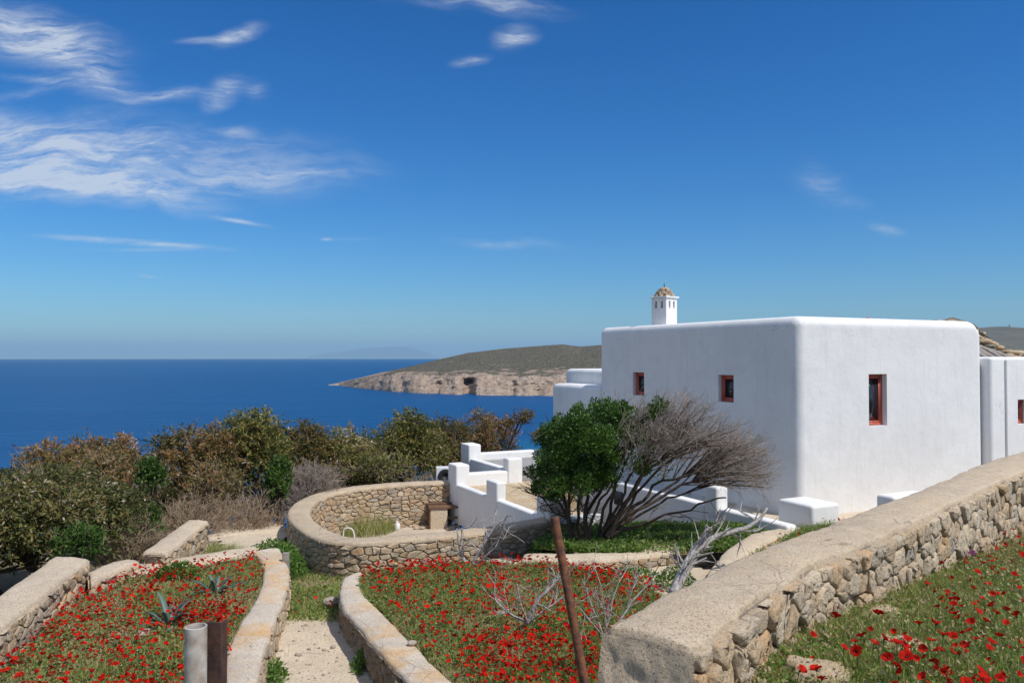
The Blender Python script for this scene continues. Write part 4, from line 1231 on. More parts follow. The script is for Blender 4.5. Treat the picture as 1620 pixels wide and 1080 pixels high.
thin_tree()
crown_tree('green_shrub', 'green shrub between the white wing of the house and the parapet', 'shrub', 856, 678, 735, 29, 50, 'leaf_dark', 1.3, 117, nclump=30, tonebias=-.05, leaf=.09)
crown_tree('green_shrub', 'narrow bright green shrub standing between grey twigs left of the ring wall', 'shrub', 443, 720, 835, 18.6, 48, 'leaf_green', 1.5, 118, leaf=.075, nclump=40, droop=0, aspect=.5)
crown_tree('shrub_tree', 'low brown and olive undergrowth tree in the middle of the thicket', 'tree', 350, 735, 850, 19.2, 120, 'leaf_brown', .7, 119, nclump=40, tonebias=.05)
crown_tree('shrub_tree', 'olive undergrowth tree just behind the far left of the ring wall', 'tree', 600, 720, 790, 22.6, 150, 'leaf_olive', .9, 120, nclump=50)
twig_bush('bare_shrub', 'tangle of bare grey twigs right of the green shrubs on the left', 305, 768, 862, 17.5, 190, 201, n=46)
twig_bush('bare_shrub', 'tangle of bare brown grey twigs just left of the narrow green shrub', 392, 762, 850, 18.2, 150, 202, n=46)
twig_bush('bare_shrub', 'rounded ball of bare brown twigs beside the narrow green shrub', 492, 712, 805, 19.8, 125, 203, mat='twig', n=70)
twig_bush('bare_shrub', 'bare grey shrub leaning beside the lowest green shrub on the left', 205, 785, 890, 15.0, 120, 204, n=40)
twig_bush('bare_shrub', 'bare twigs behind the ring wall near the air conditioner', 662, 735, 790, 22.8, 110, 205, mat='twig', n=22)
twig_bush('bare_shrub', 'greyish bare twigs topping the shrubs at the left edge', 75, 712, 800, 18.5, 150, 206, n=24)

crown_tree('thicket', 'dark olive thicket filling the space under the left trees', 'thicket', 300, 745, 900, 23.5, 330, 'leaf_dark', .8, 121, nclump=80, zbase=-6)
crown_tree('thicket', 'dark olive thicket behind the ring wall under the trees', 'thicket', 560, 745, 860, 26.5, 330, 'leaf_dark', .8, 122, nclump=80, zbase=-7)
# pinkish boulder showing between the trees
a = Acc(); b = WY(560, 690, 45)
for k in range(5): rock_into(a, (b.x + (k - 2) * 0.9, 45 + (k % 2) * .7, b.z - .75 + 0.15 * (k % 3)), (.8, .7, .45), 300 + k, .9)
o = a.obj('pink_boulder', M['rock']); tag(o, 'pinkish rock outcrop peeping over the olive trees against the sea', 'rock')


# ------------------------------------------------------------------ the windswept tree
def windswept():
    rng = np.random.default_rng(5)
    Y0 = 15.1; b = WY(925, 865, Y0); zg = Z_TREE
    root = empty('windswept_tree', (b.x, Y0, zg), 'windswept tree, glossy green on the left and bare twigs on the right, before the house', 'tree')
    def T_(px, py, dy=0.0):
        p = WY(px, py, Y0 + dy); return np.array([p.x - b.x, p.y - Y0, p.z - zg])
    tr = Acc(); tw = Acc(); lf = Acc()
    base = [T_(905, 862), T_(925, 866, -.1), T_(945, 862, .1), T_(915, 858, .15), T_(960, 850, -.05)]
    limbs = [
        (0, [(897, 800), (880, 750), (872, 715)], 0.055, 'g'), (0, [(900, 815), (905, 760), (895, 700)], 0.06, 'g'),
        (1, [(925, 810), (930, 755), (925, 690)], 0.06, 'g'), (1, [(930, 815), (960, 760), (975, 700)], 0.065, 'g'),
        (2, [(962, 805), (985, 760), (1000, 700)], 0.055, 'b'), (3, [(905, 830), (880, 790), (855, 765)], 0.05, 'g'),
        (3, [(920, 800), (940, 740), (950, 670)], 0.05, 'g'), (4, [(985, 800), (1010, 755), (1060, 715)], 0.075, 'b'),
        (4, [(1000, 805), (1040, 770), (1100, 745)], 0.06, 'b'), (2, [(965, 820), (1000, 790), (1020, 740)], 0.05, 'b'),
        (4, [(1020, 822), (1080, 805), (1150, 790)], 0.045, 't'), (4, [(1000, 790), (1060, 725), (1120, 690)], 0.05, 'b'), (4, [(1010, 800), (1080, 765), (1150, 735)], 0.05, 'b'), (2, [(990, 790), (1040, 720), (1085, 680)], 0.045, 'b'), (4, [(1030, 790), (1090, 745), (1150, 710)], 0.045, 'b'), (4, [(1020, 800), (1080, 780), (1140, 765)], 0.04, 'b'), (2, [(955, 800), (970, 740), (1010, 690)], 0.05, 'b'), (1, [(945, 810), (960, 775), (985, 735)], 0.05, 'b'),
        (2, [(975, 800), (1000, 745), (1050, 680)], 0.05, 'b'), (1, [(900, 820), (870, 800), (848, 775)], 0.035, 't')]
    limbpts = []
    for n, (bi, pts, r, typ) in enumerate(limbs):
        r *= .72
        dy = rng.uniform(-.5, .5)
        P = [base[bi]] + [T_(x, y, dy * (k + 1) / 3) for k, (x, y) in enumerate(pts)]
        P = smooth_poly(np.array(P), 2); P = P + (np.stack([fbm(P * 2, 1, 2, n + k) for k in range(3)], 1) - .5) * .34 * np.sin(np.linspace(0, math.pi * .8, len(P)))[:, None]
        tube(tr, P, np.linspace(r, r * .4, len(P)), 8, cap=False)
        dirn = unit(P[-1] - P[-3])
        if typ == 't':
            for k in range(8):
                i = int(len(P) * rng.uniform(.4, .98))
                branchy(tw, P[i], unit(dirn + rng.normal(size=3) * .5), .45, .01, 1, rng, bias=(.3, 0, -.1), kids=(3, 5))
            continue
        if typ == 'g':
            for k in range(9):              # dark dead wood under the crown
                i = int(len(P) * rng.uniform(.22, .75))
                branchy(tr, P[i], unit(dirn * .4 + rng.normal(size=3) * .8 + np.array([0, 0, -.1])), .42, .0095, 2, rng, bias=(0, 0, .25), kids=(3, 4), spread=.7, wig=.16)
            for k in range(6):
                i = int(len(P) * rng.uniform(.45, .98))
                branchy(tr, P[i], unit(dirn + rng.normal(size=3) * .6), .5, .02, 1, rng, bias=(0, 0, .2), kids=(3, 4))
        if typ == 'b': limbpts.append(P)
    LP = np.concatenate([p[int(len(p) * .3):] for p in limbpts])
    hub = T_(985, 790)
    for k in range(270):
        if k % 9 < 5: cx_, cy_, ax_, ay_, a0, a1 = 1062, 706, 88, 72, .05, math.pi * .95
        else: cx_, cy_, ax_, ay_, a0, a1 = 1148, 734, 72, 58, -.9, math.pi * .62
        an = rng.uniform(a0, a1); rr2 = rng.uniform(.10, 1.0) ** .6
        tx = cx_ + ax_ * math.cos(an) * rr2; ty = cy_ - ay_ * math.sin(an) * rr2
        tx += rng.normal() * 4; ty += rng.normal() * 4
        tgt = T_(tx, ty, rng.uniform(-1.15, 1.15) * math.sqrt(max(.15, 1.1 - rr2 ** 2)))
        dl = np.linalg.norm(LP - (tgt * .55 + hub * .45), axis=1) + .25 * np.linalg.norm(LP - tgt, axis=1); st = LP[int(np.argmin(dl + rng.random(len(dl)) * .12))]
        out = unit(tgt - hub); mid = (st + tgt) / 2 + rng.normal(size=3) * .07 + np.array([0, 0, .04])
        P = smooth_poly(np.array([st, mid, tgt]), 2)
        tube(tr if k % 3 else tw, P, np.linspace(.0125, .0045, len(P)), 4, rng.random(), cap=False)
        for j in range(7):
            i = int(len(P) * rng.uniform(.35, .99)); dd = unit(out * .8 + rng.normal(size=3) * .62 + np.array([.08, 0, .12]))
            branchy(tw, P[i], dd, rng.uniform(.16, .34), .0042, 1, rng, bias=(.04, 0, .06), spread=.62, kids=(3, 5), shrink=.62, wig=.15, minr=.0019, seg=3)
    # green crown clumps (px, py, r px)
    cl = [(848, 770, 9), (885, 782, 9), (925, 680, 30), (900, 745, 34), (880, 700, 34), (862, 725, 24), (900, 680, 30), (905, 725, 40), (930, 660, 24), (935, 700, 40), (975, 655, 30), (950, 640 + 12, 20), (990, 660, 22), (1000, 680, 18),
          (960, 695, 34), (935, 735, 34), (880, 755, 30), (850, 745, 20), (905, 765, 28), (970, 725, 24), (1040, 645, 15), (1030, 655, 14), (985, 640 + 8, 16), (856, 768, 10), (940, 765, 20), (1015, 735, 16), (1020, 745, 10),
          (865, 690, 18), (915, 655, 18), (960, 745, 22), (872, 782, 9), (1045, 640 + 6, 9)]
    for (x, y, r) in cl:
        for rep in range(8):
            dy = rng.uniform(-1.0, 1.0) * min(1.0, r / 30)
            c0 = T_(x + rng.normal() * r * .38, y + rng.normal() * r * .38, dy); R = r * Y0 / F_PX * rng.uniform(.30, .62)
            n = int(2300 * R * R / .12) // 2
            n = max(60, n)
            q = unit(rng.normal(size=(n, 3))) * (rng.random(n)[:, None] ** .35) * R
            D = unit(q) + rng.normal(size=(n, 3)) * .45 + np.array([0, 0, .45])
            tn = np.clip(.40 + rng.normal() * .20 + rng.normal(size=n) * .18, 0, 1)
            leaves_into(lf, c0 + q, D, .062 * rng.uniform(.7, 1.25, n), .46, tn, rng)
    # sparse leaves and bare sprays mixed into the right side of the crown
    for k in range(60):
        x, y = rng.uniform(955, 1060), rng.uniform(655, 760); dy = rng.uniform(-.9, .3)
        p0 = T_(x, y, dy); d0 = unit(p0 - T_(960, 800, 0) + rng.normal(size=3) * .3)
        branchy(tw, p0, d0, rng.uniform(.25, .45), .006, 2, rng, bias=(.05, 0, .1), spread=.5, kids=(3, 4), shrink=.6, wig=.1, minr=.002, seg=3)
        n = 26; leaves_into(lf, p0 + rng.normal(size=(n, 3)) * .10, rng.normal(size=(n, 3)) + np.array([0, 0, .5]), .055 * rng.uniform(.7, 1.2, n), .46, np.clip(rng.normal(.35, .2, n), 0, 1), rng)
    tr.obj('trunk', M['bark'], root, smooth=True); tw.obj('bare_twigs', M['twig'], root); lf.obj('foliage', M['leaf_main'], root)


windswept()


# ------------------------------------------------------------------ dead branches and bleached shrubs
def dead(name, label, base, ends, r0, seed, kids=5, L=.5, mat='silver', cat='dead branch', bias=(0, 0, .3), depth=1):
    """base point and main stems to given points"""
    rng = np.random.default_rng(seed); base = Vector(base)
    root = empty(name, base, label, cat)
    a = Acc()
    for (chain, r) in ends:
        P = smooth_poly(np.array([(0, 0, 0)] + [tuple(Vector(c) - base) for c in chain]), 2)
        P = P + (np.stack([fbm(P * 3 + seed, 1, 2, k) for k in range(3)], 1) - .5) * .12 * np.linspace(0, 1, len(P))[:, None]
        tube(a, P, np.linspace(r, r * .3, len(P)), 7, cap=True)
        for k in range(kids):
            i = int(len(P) * rng.uniform(.3, .97)); i = min(i, len(P) - 2)
            d = unit(P[i + 1] - P[i] + rng.normal(size=3) * .025)
            branchy(a, P[i], unit(d + rng.normal(size=3) * .6), L * rng.uniform(.5, 1.1), r * .35, depth, rng, bias=bias, kids=(2, 4), minr=.003, seg=4)
    a.obj('branches', M[mat], root, smooth=True)
    return root


Yb = 12.0
dead('dead_branch', 'large fallen silvery dead branch rising from behind the near wall towards the white block', WY(1066, 940, Yb - .6),
     [([WY(1085, 890, Yb - .3), WY(1110, 855, Yb), WY(1125, 838, Yb)], .085), ([WY(1110, 858, Yb), WY(1150, 842, Yb + .2), WY(1195, 830, Yb + .4), WY(1212, 800, Yb + .5)], .06),
      ([WY(1085, 900, Yb - .5), WY(1100, 880, Yb - .5), WY(1125, 870, Yb - .6)], .03)], .08, 401, kids=7, L=.45)
dead('dead_shrub', 'bleached dead shrub with two upright stems in front of the ring wall', WY(742, 905, 12.6),
     [([WY(728, 870, 12.6), WY(722, 835, 12.6)], .03), ([WY(760, 868, 12.6), WY(785, 830, 12.6), WY(805, 812, 12.6)], .035), ([WY(770, 878, 12.5), WY(800, 850, 12.4)], .02)], .03, 402, kids=7, L=.4, cat='dead shrub')
dead('dead_shrub', 'bleached dead shrub sprawling in the middle poppy bed left of the rusty pole', WY(835, 985, 9.6),
     [([WY(800, 965, 9.6), WY(780, 945, 9.6)], .018), ([WY(850, 950, 9.6), WY(875, 925, 9.6), WY(898, 905, 9.6)], .032), ([WY(825, 955, 9.5), WY(818, 925, 9.5)], .015), ([WY(860, 965, 9.5), WY(900, 935, 9.6)], .015)], .026, 403, kids=6, L=.32, cat='dead shrub')
dead('dead_shrub', 'spiky bleached dead shrub beside the end of the near wall, right of the rusty pole', WY(955, 1010, 8.2),
     [([WY(945, 975, 8.2), WY(925, 920, 8.2)], .012), ([WY(965, 970, 8.2), WY(980, 915, 8.3)], .014), ([WY(985, 975, 8.2), WY(1020, 930, 8.3), WY(1035, 905, 8.3)], .014),
      ([WY(940, 990, 8.0), WY(915, 960, 8.0)], .011), ([WY(960, 990, 8.2), WY(955, 925, 8.2)], .012), ([WY(1000, 960, 8.3), WY(1002, 890, 8.3)], .012)], .018, 404, kids=6, L=.3, cat='dead shrub')


# ------------------------------------------------------------------ grass, leaves and poppies
def sample_poly(poly, n, rng, dens=None):
    x0, x1 = min(p[0] for p in poly), max(p[0] for p in poly); y0, y1 = min(p[1] for p in poly), max(p[1] for p in poly)
    out = []; got = 0
    while got < n:
        X = rng.uniform(x0, x1, n); Y = rng.uniform(y0, y1, n); m = in_poly(X, Y, poly)
        if dens is not None: m &= rng.random(n) < dens(X, Y)
        out.append(np.column_stack([X[m], Y[m]])); got += m.sum()
    return np.concatenate(out)[:n]


def blades(acc, XY_, Z, h, w, rng, tone, lean=.5):
    n = len(XY_); lean *= 1.7; an = rng.uniform(0, 2 * np.pi, n); h = np.broadcast_to(h, (n,)) * rng.uniform(.5, 1.3, n)
    P = np.column_stack([XY_, Z - .01]); S = np.column_stack([np.cos(an), np.sin(an), np.zeros(n)]) * (w / 2)
    a2 = rng.uniform(0, 2 * np.pi, n); Ln = np.column_stack([np.cos(a2), np.sin(a2), np.zeros(n)]) * (lean * h * rng.random(n))[:, None]
    up = np.column_stack([np.zeros(n), np.zeros(n), h])
    m = P + up * .55 + Ln * .3; t = P + up + Ln
    V = np.stack([P - S, P + S, m + S * .8, m - S * .8, t], 1).reshape(-1, 3)
    b = np.arange(n)[:, None] * 5
    acc.add(V, b + np.array([0, 1, 2, 3]), np.repeat(tone, 5))
    acc.more(b + np.array([3, 2, 4]))


def meadow(name, poly, zf, n, h, w, seed, ramp_bias=0.0, leafn=0, leafsz=.05, patch=0.7, label_kind='stuff'):
    rng = np.random.default_rng(seed); xy = sample_poly(poly, n, rng)
    z = zf(xy[:, 0], xy[:, 1]); pn = fbm(np.column_stack([xy, z * 0]), 1.1, 4, seed)
    dry = np.clip((pn - .50) * 6, 0, 1)
    tone = np.clip(rng.normal(.32 + ramp_bias, .16, n) + dry * .42 * patch, 0, 1)
    tone = np.where(rng.random(n) < .07, rng.uniform(.85, 1, n), tone)
    hh = h * (1.0 - .45 * dry) * (0.7 + .6 * fbm(np.column_stack([xy, z * 0]), 3, 2, seed + 3))
    a = Acc(); blades(a, xy, z, hh, w, rng, tone)
    o = a.obj(name, M['grass']); tag(o, kind='stuff'); o['category'] = 'grass'
    m = n // 6; xy = sample_poly(poly, m, rng); z = zf(xy[:, 0], xy[:, 1])
    a = Acc(); P = np.column_stack([xy, z + h * rng.uniform(.45, 1.15, m)])
    leaves_into(a, P, rng.normal(size=(m, 3)) + np.array([0, 0, .8]), (.016 if h > .14 and w < .01 else .024) * rng.uniform(.6, 1.3, m), .55, rng.random(m), rng)
    o3 = a.obj(name + '_seed_heads', M['straw']); tag(o3, kind='stuff'); o3['category'] = 'seed heads'
    if leafn:
        xy = sample_poly(poly, leafn, rng); z = zf(xy[:, 0], xy[:, 1])
        pn = fbm(np.column_stack([xy, z * 0]), 1.1, 4, seed); k = rng.random(leafn) > np.clip((pn - .5) * 5, 0, .8); xy = xy[k]; z = z[k]
        nn = len(xy); P = np.column_stack([xy, z + rng.uniform(0, h * .75, nn)]); D = rng.normal(size=(nn, 3)); D[:, 2] = abs(D[:, 2]) * .6
        a = Acc(); leaves_into(a, P, D, leafsz * rng.uniform(.6, 1.4, nn), .45, rng.random(nn), rng)
        o2 = a.obj(name.replace('grass', 'herbs') if 'grass' in name else name + '_herbs', M['forb']); tag(o2, kind='stuff'); o2['category'] = 'herbs'
    return o


vis_field = [(0.75, 3.35), (1.95, 5.05), (3.08, 6.2), (4.8, 8.0), (6.2, 9.3), (8.6, 11.2), (9.4, 10.6), (7.6, 7.0), (4.0, 3.0)]
o = meadow('meadow_grass', vis_field, zf_field, 190000, .105, .006, 501, 0.10, 90000, .032)
o['label'] = 'green and straw coloured grass with tiny seed heads in the field right of the near wall'
o = meadow('flower_bed_grass', bedC_in, zf_bedC, 130000, .12, .010, 502, 0.17, 60000, .05)
o['label'] = 'grass and weeds filling the middle poppy bed'
o = meadow('planting_bed_grass', bedL_in, flat(Z_BEDL), 100000, .11, .011, 503, 0.19, 40000, .05)
o['label'] = 'grass and weeds filling the left poppy bed'
o = meadow('patch_grass', patch_poly, zf_path, 40000, .10, .013, 504, 0.22, 14000, .06)
o['label'] = 'dry green grass patch between the path and the ring wall'
o = meadow('terrace_grass', [p for p in tree_poly], flat(Z_TREE), 14000, .12, .014, 505, -0.1, 26000, .085)
o['label'] = 'low leafy green plants under the windswept tree'
o = meadow('strip_grass', strip_poly, zf_strip, 9000, .2, .012, 506, -0.05, 5000, .06)
o['label'] = 'grass in the narrow strip bed behind the near wall'
# straw in the ring
rng = np.random.default_rng(9)


def weeds(name, label, cx, cy, rx, ry, z, h, n, mat, seed, leafy=False, cat='weeds', w=.01, lsz=.06):
    rng = np.random.default_rng(seed); an = rng.uniform(0, 2 * np.pi, n); r = np.sqrt(rng.random(n))
    xy = np.column_stack([cx + np.cos(an) * r * rx, cy + np.sin(an) * r * ry])
    a = Acc()
    if leafy:
        hh = h * np.sqrt(np.clip(1 - r * r, .05, 1)); P = np.column_stack([xy, z + rng.random(n) ** .6 * hh]); D = rng.normal(size=(n, 3)); D[:, 2] = abs(D[:, 2])
        leaves_into(a, P, D, lsz * rng.uniform(.6, 1.3, n), .45, np.clip(rng.normal(.4, .22, n), 0, 1), rng)
    else:
        blades(a, xy, np.full(n, z), h * (1.1 - .5 * r), w, rng, rng.random(n), .8)
    a2 = a.obj(name, M[mat]); tag(a2, label, cat)
    return a2


q = W(556, 848, -4.4); weeds('dry_weeds', 'green and straw coloured weeds growing inside the left curve of the ring wall', q.x, q.y + .6, 1.0, .9, -4.4, .55, 2600, 'grass', 11)
q = WY(430, 868, 14.4); weeds('leafy_bush', 'low green leafy bush against the outer left side of the ring wall', q.x, q.y, .62, .7, -4.0, .72, 5200, 'forb', 12, True, 'bush')
q = WY(335, 870, 14.6); weeds('grass_tuft', 'yellow green grass tuft in front of the separate sloping wall', q.x, q.y, .75, .8, -3.85, .4, 6000, 'grass', 13)
q = WY(1070, 880, 12.9); weeds('leafy_plant', 'small green plant at the foot of the terrace kerb right of the middle', q.x, q.y, .3, .25, -3.68, .32, 700, 'forb', 14, True, 'plant')
q = WY(1000, 886, 13.2); weeds('leafy_plant', 'low green plants at the foot of the terrace kerb behind the poppies', q.x, q.y, .5, .25, -3.68, .22, 900, 'forb', 15, True, 'plant')
q = WY(850, 862, 15.2); weeds('leafy_bush', 'dark green leafy bush at the right end of the ring wall', q.x + .25, q.y + .1, .4, .4, -3.8, .42, 2000, 'leaf_main', 16, True, 'bush')
q = WY(437, 1040, 9.1); weeds('leafy_plant', 'small weed at the foot of the wall on the left side of the path', q.x - .02, q.y, .12, .3, -3.75, .3, 500, 'forb', 17, True, 'plant')
q = WY(575, 1060, 9.6); weeds('leafy_plant', 'small weed at the shaded foot of the wall on the right side of the path', q.x, q.y, .12, .3, -3.72, .22, 450, 'forb', 18, True, 'plant')
q = WY(655, 880, 12.5)
q = WY(235, 905, 11.7); weeds('leafy_plant', 'green herb clump by the low end of the stepped left wall', q.x + .35, q.y + .2, .35, .2, Z_BEDL, .3, 900, 'forb', 19, True, 'plant')


def petal_mesh(kind, rng):
    """one blossom, petals as bent patches; about 7 cm across; returns V,F,tone"""
    a = Acc(); npet = 4
    for k in range(npet):
        an = k * math.pi / 2 + rng.uniform(-.15, .15); L = .042 * rng.uniform(.9, 1.1)
        cup = {0: .7, 1: 1.05, 2: .45}[kind] + rng.uniform(-.1, .1)
        rows = []; wv = rng.uniform(.0, .004); ph = rng.uniform(0, 6)
        for i in range(4):
            t = i / 3
            for j in range(5):
                s = (j - 2) / 2
                phi = an + s * .98 * (1 if t > 0 else .5); r = L * (t * .94 + .06) * (1 - .10 * s * s * t)
                el = cup * (1.25 - .55 * t) + (.10 if k % 2 else 0)
                x = r * math.cos(el); z = r * math.sin(el) + wv * math.sin(ph + 5 * s) * t + (.003 if k % 2 else 0) * t
                rows.append((x * math.cos(phi), x * math.sin(phi), z))
        a.add(rows, grid_faces(4, 5), np.clip(rng.normal(.55, .2), 0, 1))
    return a


def core_into(a):
    lathe(a, [(0, .002), (.005, .002), (.007, .008), (.004, .012), (0, .013)], 7)


rng = np.random.default_rng(77)
proto = []
for k in range(6):
    kd = [0, 1, 2, 0, 1, 0][k]
    pa_ = petal_mesh(kd, rng); me1 = pa_.mesh('blossom', M['poppy'], True)
    ca_ = Acc(); core_into(ca_); me2 = ca_.mesh('seed_head', M['poppy_core'], True)
    proto.append((me1, me2))
stem_me = []
for k in range(4):
    a = Acc(); tube(a, smooth_poly(np.array([(0, 0, -.30), (rng.uniform(-.03, .03), rng.uniform(-.03, .03), -.15), (0, 0, 0.004)]), 1), .0022, 4); stem_me.append(a.mesh('stem', M['forb']))
# each blossom variant also as one simple merged mesh for the small, distant ones
far_me = []
for k in range(5):
    pa_ = petal_mesh([0, 1, 2, 0, 1][k], rng); far_me.append(pa_.mesh('poppy', M['poppy'], True))


def poppy_near(p, sc, tiltv, label, group, mat=None):
    root = bpy.data.objects.new('poppy', None); col.objects.link(root); root.location = p; root.scale = (sc, sc, sc); root.empty_display_size = .05
    tag(root, label, 'poppy', group)
    me1, me2 = proto[int(rng.integers(6))]
    b = bpy.data.objects.new('blossom', me1 if mat is None else me1.copy()); col.objects.link(b); b.parent = root; b.rotation_euler = (tiltv[0], tiltv[1], rng.uniform(0, 6.28))
    if mat: b.data.materials.clear(); b.data.materials.append(mat)
    c = bpy.data.objects.new('seed_head', me2); col.objects.link(c); c.parent = root; c.rotation_euler = b.rotation_euler
    s = bpy.data.objects.new('stem', stem_me[int(rng.integers(4))]); col.objects.link(s); s.parent = root; s.rotation_euler = (0, 0, rng.uniform(0, 6.28))


c7 = [(370,710),(375,658),(610,690),(570,780),(520,820),(483,848),(583,863),(490,905),(500,890),(640,835),(698,790),(765,805),(775,830),(715,858),(750,865),(755,895),(668,945),(710,988),(768,935),(160,1015),(260,1013),(290,1068),(240,940),(235,815),(412,885),(925,565),(948,547),(1035,485),(995,585),(990,620),(1000,660),(1035,668),(1020,685),(938,755),(978,812),(930,965),(945,1005),(1005,1065),(985,1030),(1020,1030),(1100,395),(1185,375),(1210,398),(1150,540),(1190,487),(1215,515),(1290,460),(1275,425),(1320,440),(1385,468),(1370,500),(1368,390),(1285,378),(1280,200),(1340,200),(1355,210),(1335,240),(1380,210),(1410,250),(1395,165),(1415,90),(1410,130),(1432,50),(1420,290),(1420,340),(1280,315),(1345,305),(1260,575),(1285,575),(1335,580),(1175,620),(1155,637),(1200,603),(1090,650),(1115,700),(1175,675),(1280,672),(1285,690),(1345,662),(1400,708),(1335,740),(1220,730),(1090,803),(1130,785),(1210,825),(1240,878),(1165,840),(1100,868),(1055,873),(1025,903),(1075,923),(1355,880),(1300,815),(1185,1020),(1165,1055),(1110,1075),(870,890),(870,1050),(875,940),(825,943),(965,900),(1300,1055),(1405,1035),(1245,955),(1410,540),(1430,620),(1055,605),(1040,635)]
LBL_F = 'red poppy in bloom in the grassy field right of the near stone wall'
big = {(370,710),(610,690),(520,820),(490,905),(640,835),(755,895),(668,945),(768,935),(160,1015),(260,1013),(938,755),(978,812),(1100,395),(1340,200),(1400,708),(1185,1020),(715,858),(750,865)}
for (x, y) in c7:
    px, py = 1220 + x / 3.6, 780 + y / 3.6
    hgt = rng.uniform(.12, .20)
    p = on_field(px, py, hgt)
    s = .90 if (x, y) in big else rng.uniform(.42, .72)
    poppy_near(p, s, (rng.uniform(.1, .8), rng.uniform(-.5, .4)), LBL_F, 'poppies in the field')
pz = on_field(1220 + 1145 / 3.6, 780 + 350 / 3.6, .2)
poppy_near(pz, .9, (.4, 0), 'single purple flower at the foot of the near wall among the red poppies', None, M['purple'])

rp = np.random.default_rng(123); nx_ = 0
while nx_ < 62:
    px, py = rp.uniform(1400, 1625), rp.uniform(800, 1085)
    if py < 1180 - (px - 1220) * .93 + 40 * math.sin(px / 37) and rp.random() < .8: continue
    cxn, cyn = px + rp.normal() * 5, py + rp.normal() * 5
    poppy_near(on_field(cxn, cyn, rp.uniform(.10, .19)), rp.uniform(.40, .85), (rp.uniform(.1, .9), rp.uniform(-.5, .4)), LBL_F, 'poppies in the field'); nx_ += 1
# poppies of the two beds: positions scattered by bed, the nearest ones as single flowers
def dC(X, Y): 
    n = fbm(np.column_stack([X, Y, X * 0]), .9, 3, 31)
    return np.clip((n - .36) * 3.0, .30, 1)


def dL(X, Y):
    n = fbm(np.column_stack([X, Y, X * 0]), .8, 3, 37)
    return np.clip((n - .38) * 2.6, .25, 1) * np.clip(1.7 - (Y - 8) / 3.6, .35, 1)


def visible(P):
    """inside the picture"""
    v = Vector(P); c, s = math.cos(-PITCH), math.sin(-PITCH)
    y = v.y * c - v.z * s; z = v.y * s + v.z * c
    px = CX + F_PX * v.x / y; py = CY - F_PX * z / y
    return -10 < px < 1630 and 560 < py < 1085


LBL_C = 'red poppy in bloom in the middle bed beside the rusty pole'
LBL_L = 'red poppy in bloom in the left bed round the two agaves'
pts_all = []
for poly, zf, dn, n, lab, grp in ((bedC_in, zf_bedC, dC, 3500, LBL_C, 'poppies in the middle bed'), (bedL_in, flat(Z_BEDL), dL, 2000, LBL_L, 'poppies in the left bed')):
    xy = sample_poly(poly, n, rng, dn)
    # flowers come in little groups
    xy = xy + rng.normal(size=xy.shape) * .02
    kz = zf(xy[:, 0], xy[:, 1])
    for (x, y), z in zip(xy, kz):
        P = (x, y, z + rng.uniform(.12, .22))
        if visible(P): pts_all.append((y, P, lab, grp))
for (x, y) in sample_poly(strip_poly, 60, rng): pts_all.append((y, (x, y, -3.36 + rng.uniform(.15, .26)), 'x', 'x'))
for (x, y) in sample_poly([(-3.4, 10.8), (-2, 10.8), (-2, 12.5), (-3.6, 12.5)], 14, rng): pts_all.append((y, (x, y, -3.6 + .12), 'x', 'x'))
pts_all.sort(key=lambda t: t[0])
ind = 0; mass = Acc()
src = []
for k in range(5):
    me = far_me[k]; V = np.zeros(len(me.vertices) * 3, np.float32); me.vertices.foreach_get('co', V)
    src.append((V.reshape(-1, 3).astype(float), np.array([list(p.vertices) for p in me.polygons])))
for (y, P, lab, grp) in pts_all:
    sc = rng.uniform(.40, .74) if rng.random() < .85 else rng.uniform(.74, .98); rot = Euler((rng.uniform(0, .9), rng.uniform(-.5, .5), rng.uniform(0, 6.28)))
    if ind < 124 and lab != 'x':
        o = bpy.data.objects.new('poppy', far_me[int(rng.integers(5))]); col.objects.link(o); o.location = P; o.rotation_euler = rot; o.scale = (sc, sc, sc)
        tag(o, lab, 'poppy', grp); ind += 1
    else:
        V, Fc = src[int(rng.integers(5))]; R = np.array(rot.to_matrix())
        mass.add(V @ R.T * sc + np.array(P), Fc, float(np.clip(rng.normal(.5, .25), 0, 1)))
o = mass.obj('poppy_mass', M['poppy'], smooth=True); tag(o, 'mass of smaller red poppies covering the far parts of the beds', 'poppies', kind='stuff')


a = Acc(); rp = np.random.default_rng(5)
for k in range(170):
    x, y = rp.uniform(-3.3, -1.2), rp.uniform(7.6, 11.2)
    if not in_poly(np.array([x]), np.array([y]), path_poly)[0]: continue
    r = rp.uniform(.006, .022) if k % 9 else .035
    rock_into(a, (x, y, float(zf_path(x, y)) + .018), (r * 1.3, r, r * .7), 800 + k, rp.random(), sub=1)
tag(a.obj('gravel', M['rock']), kind='stuff')
a = Acc()
for k in range(150):
    x, y = rp.uniform(.9, 6.4), rp.uniform(3.4, 9.6); r = rp.uniform(.012, .04)
    if in_poly(np.array([x]), np.array([y]), vis_field)[0] and not in_poly(np.array([x - .45]), np.array([y + .1]), vis_field)[0]:
        rock_into(a, (x, y, float(zf_field(x, y)) + .02), (r * 1.4, r, r * .8), 990 + k, rp.random(), sub=2)
tag(a.obj('rubble', M['stone_near']), kind='stuff')


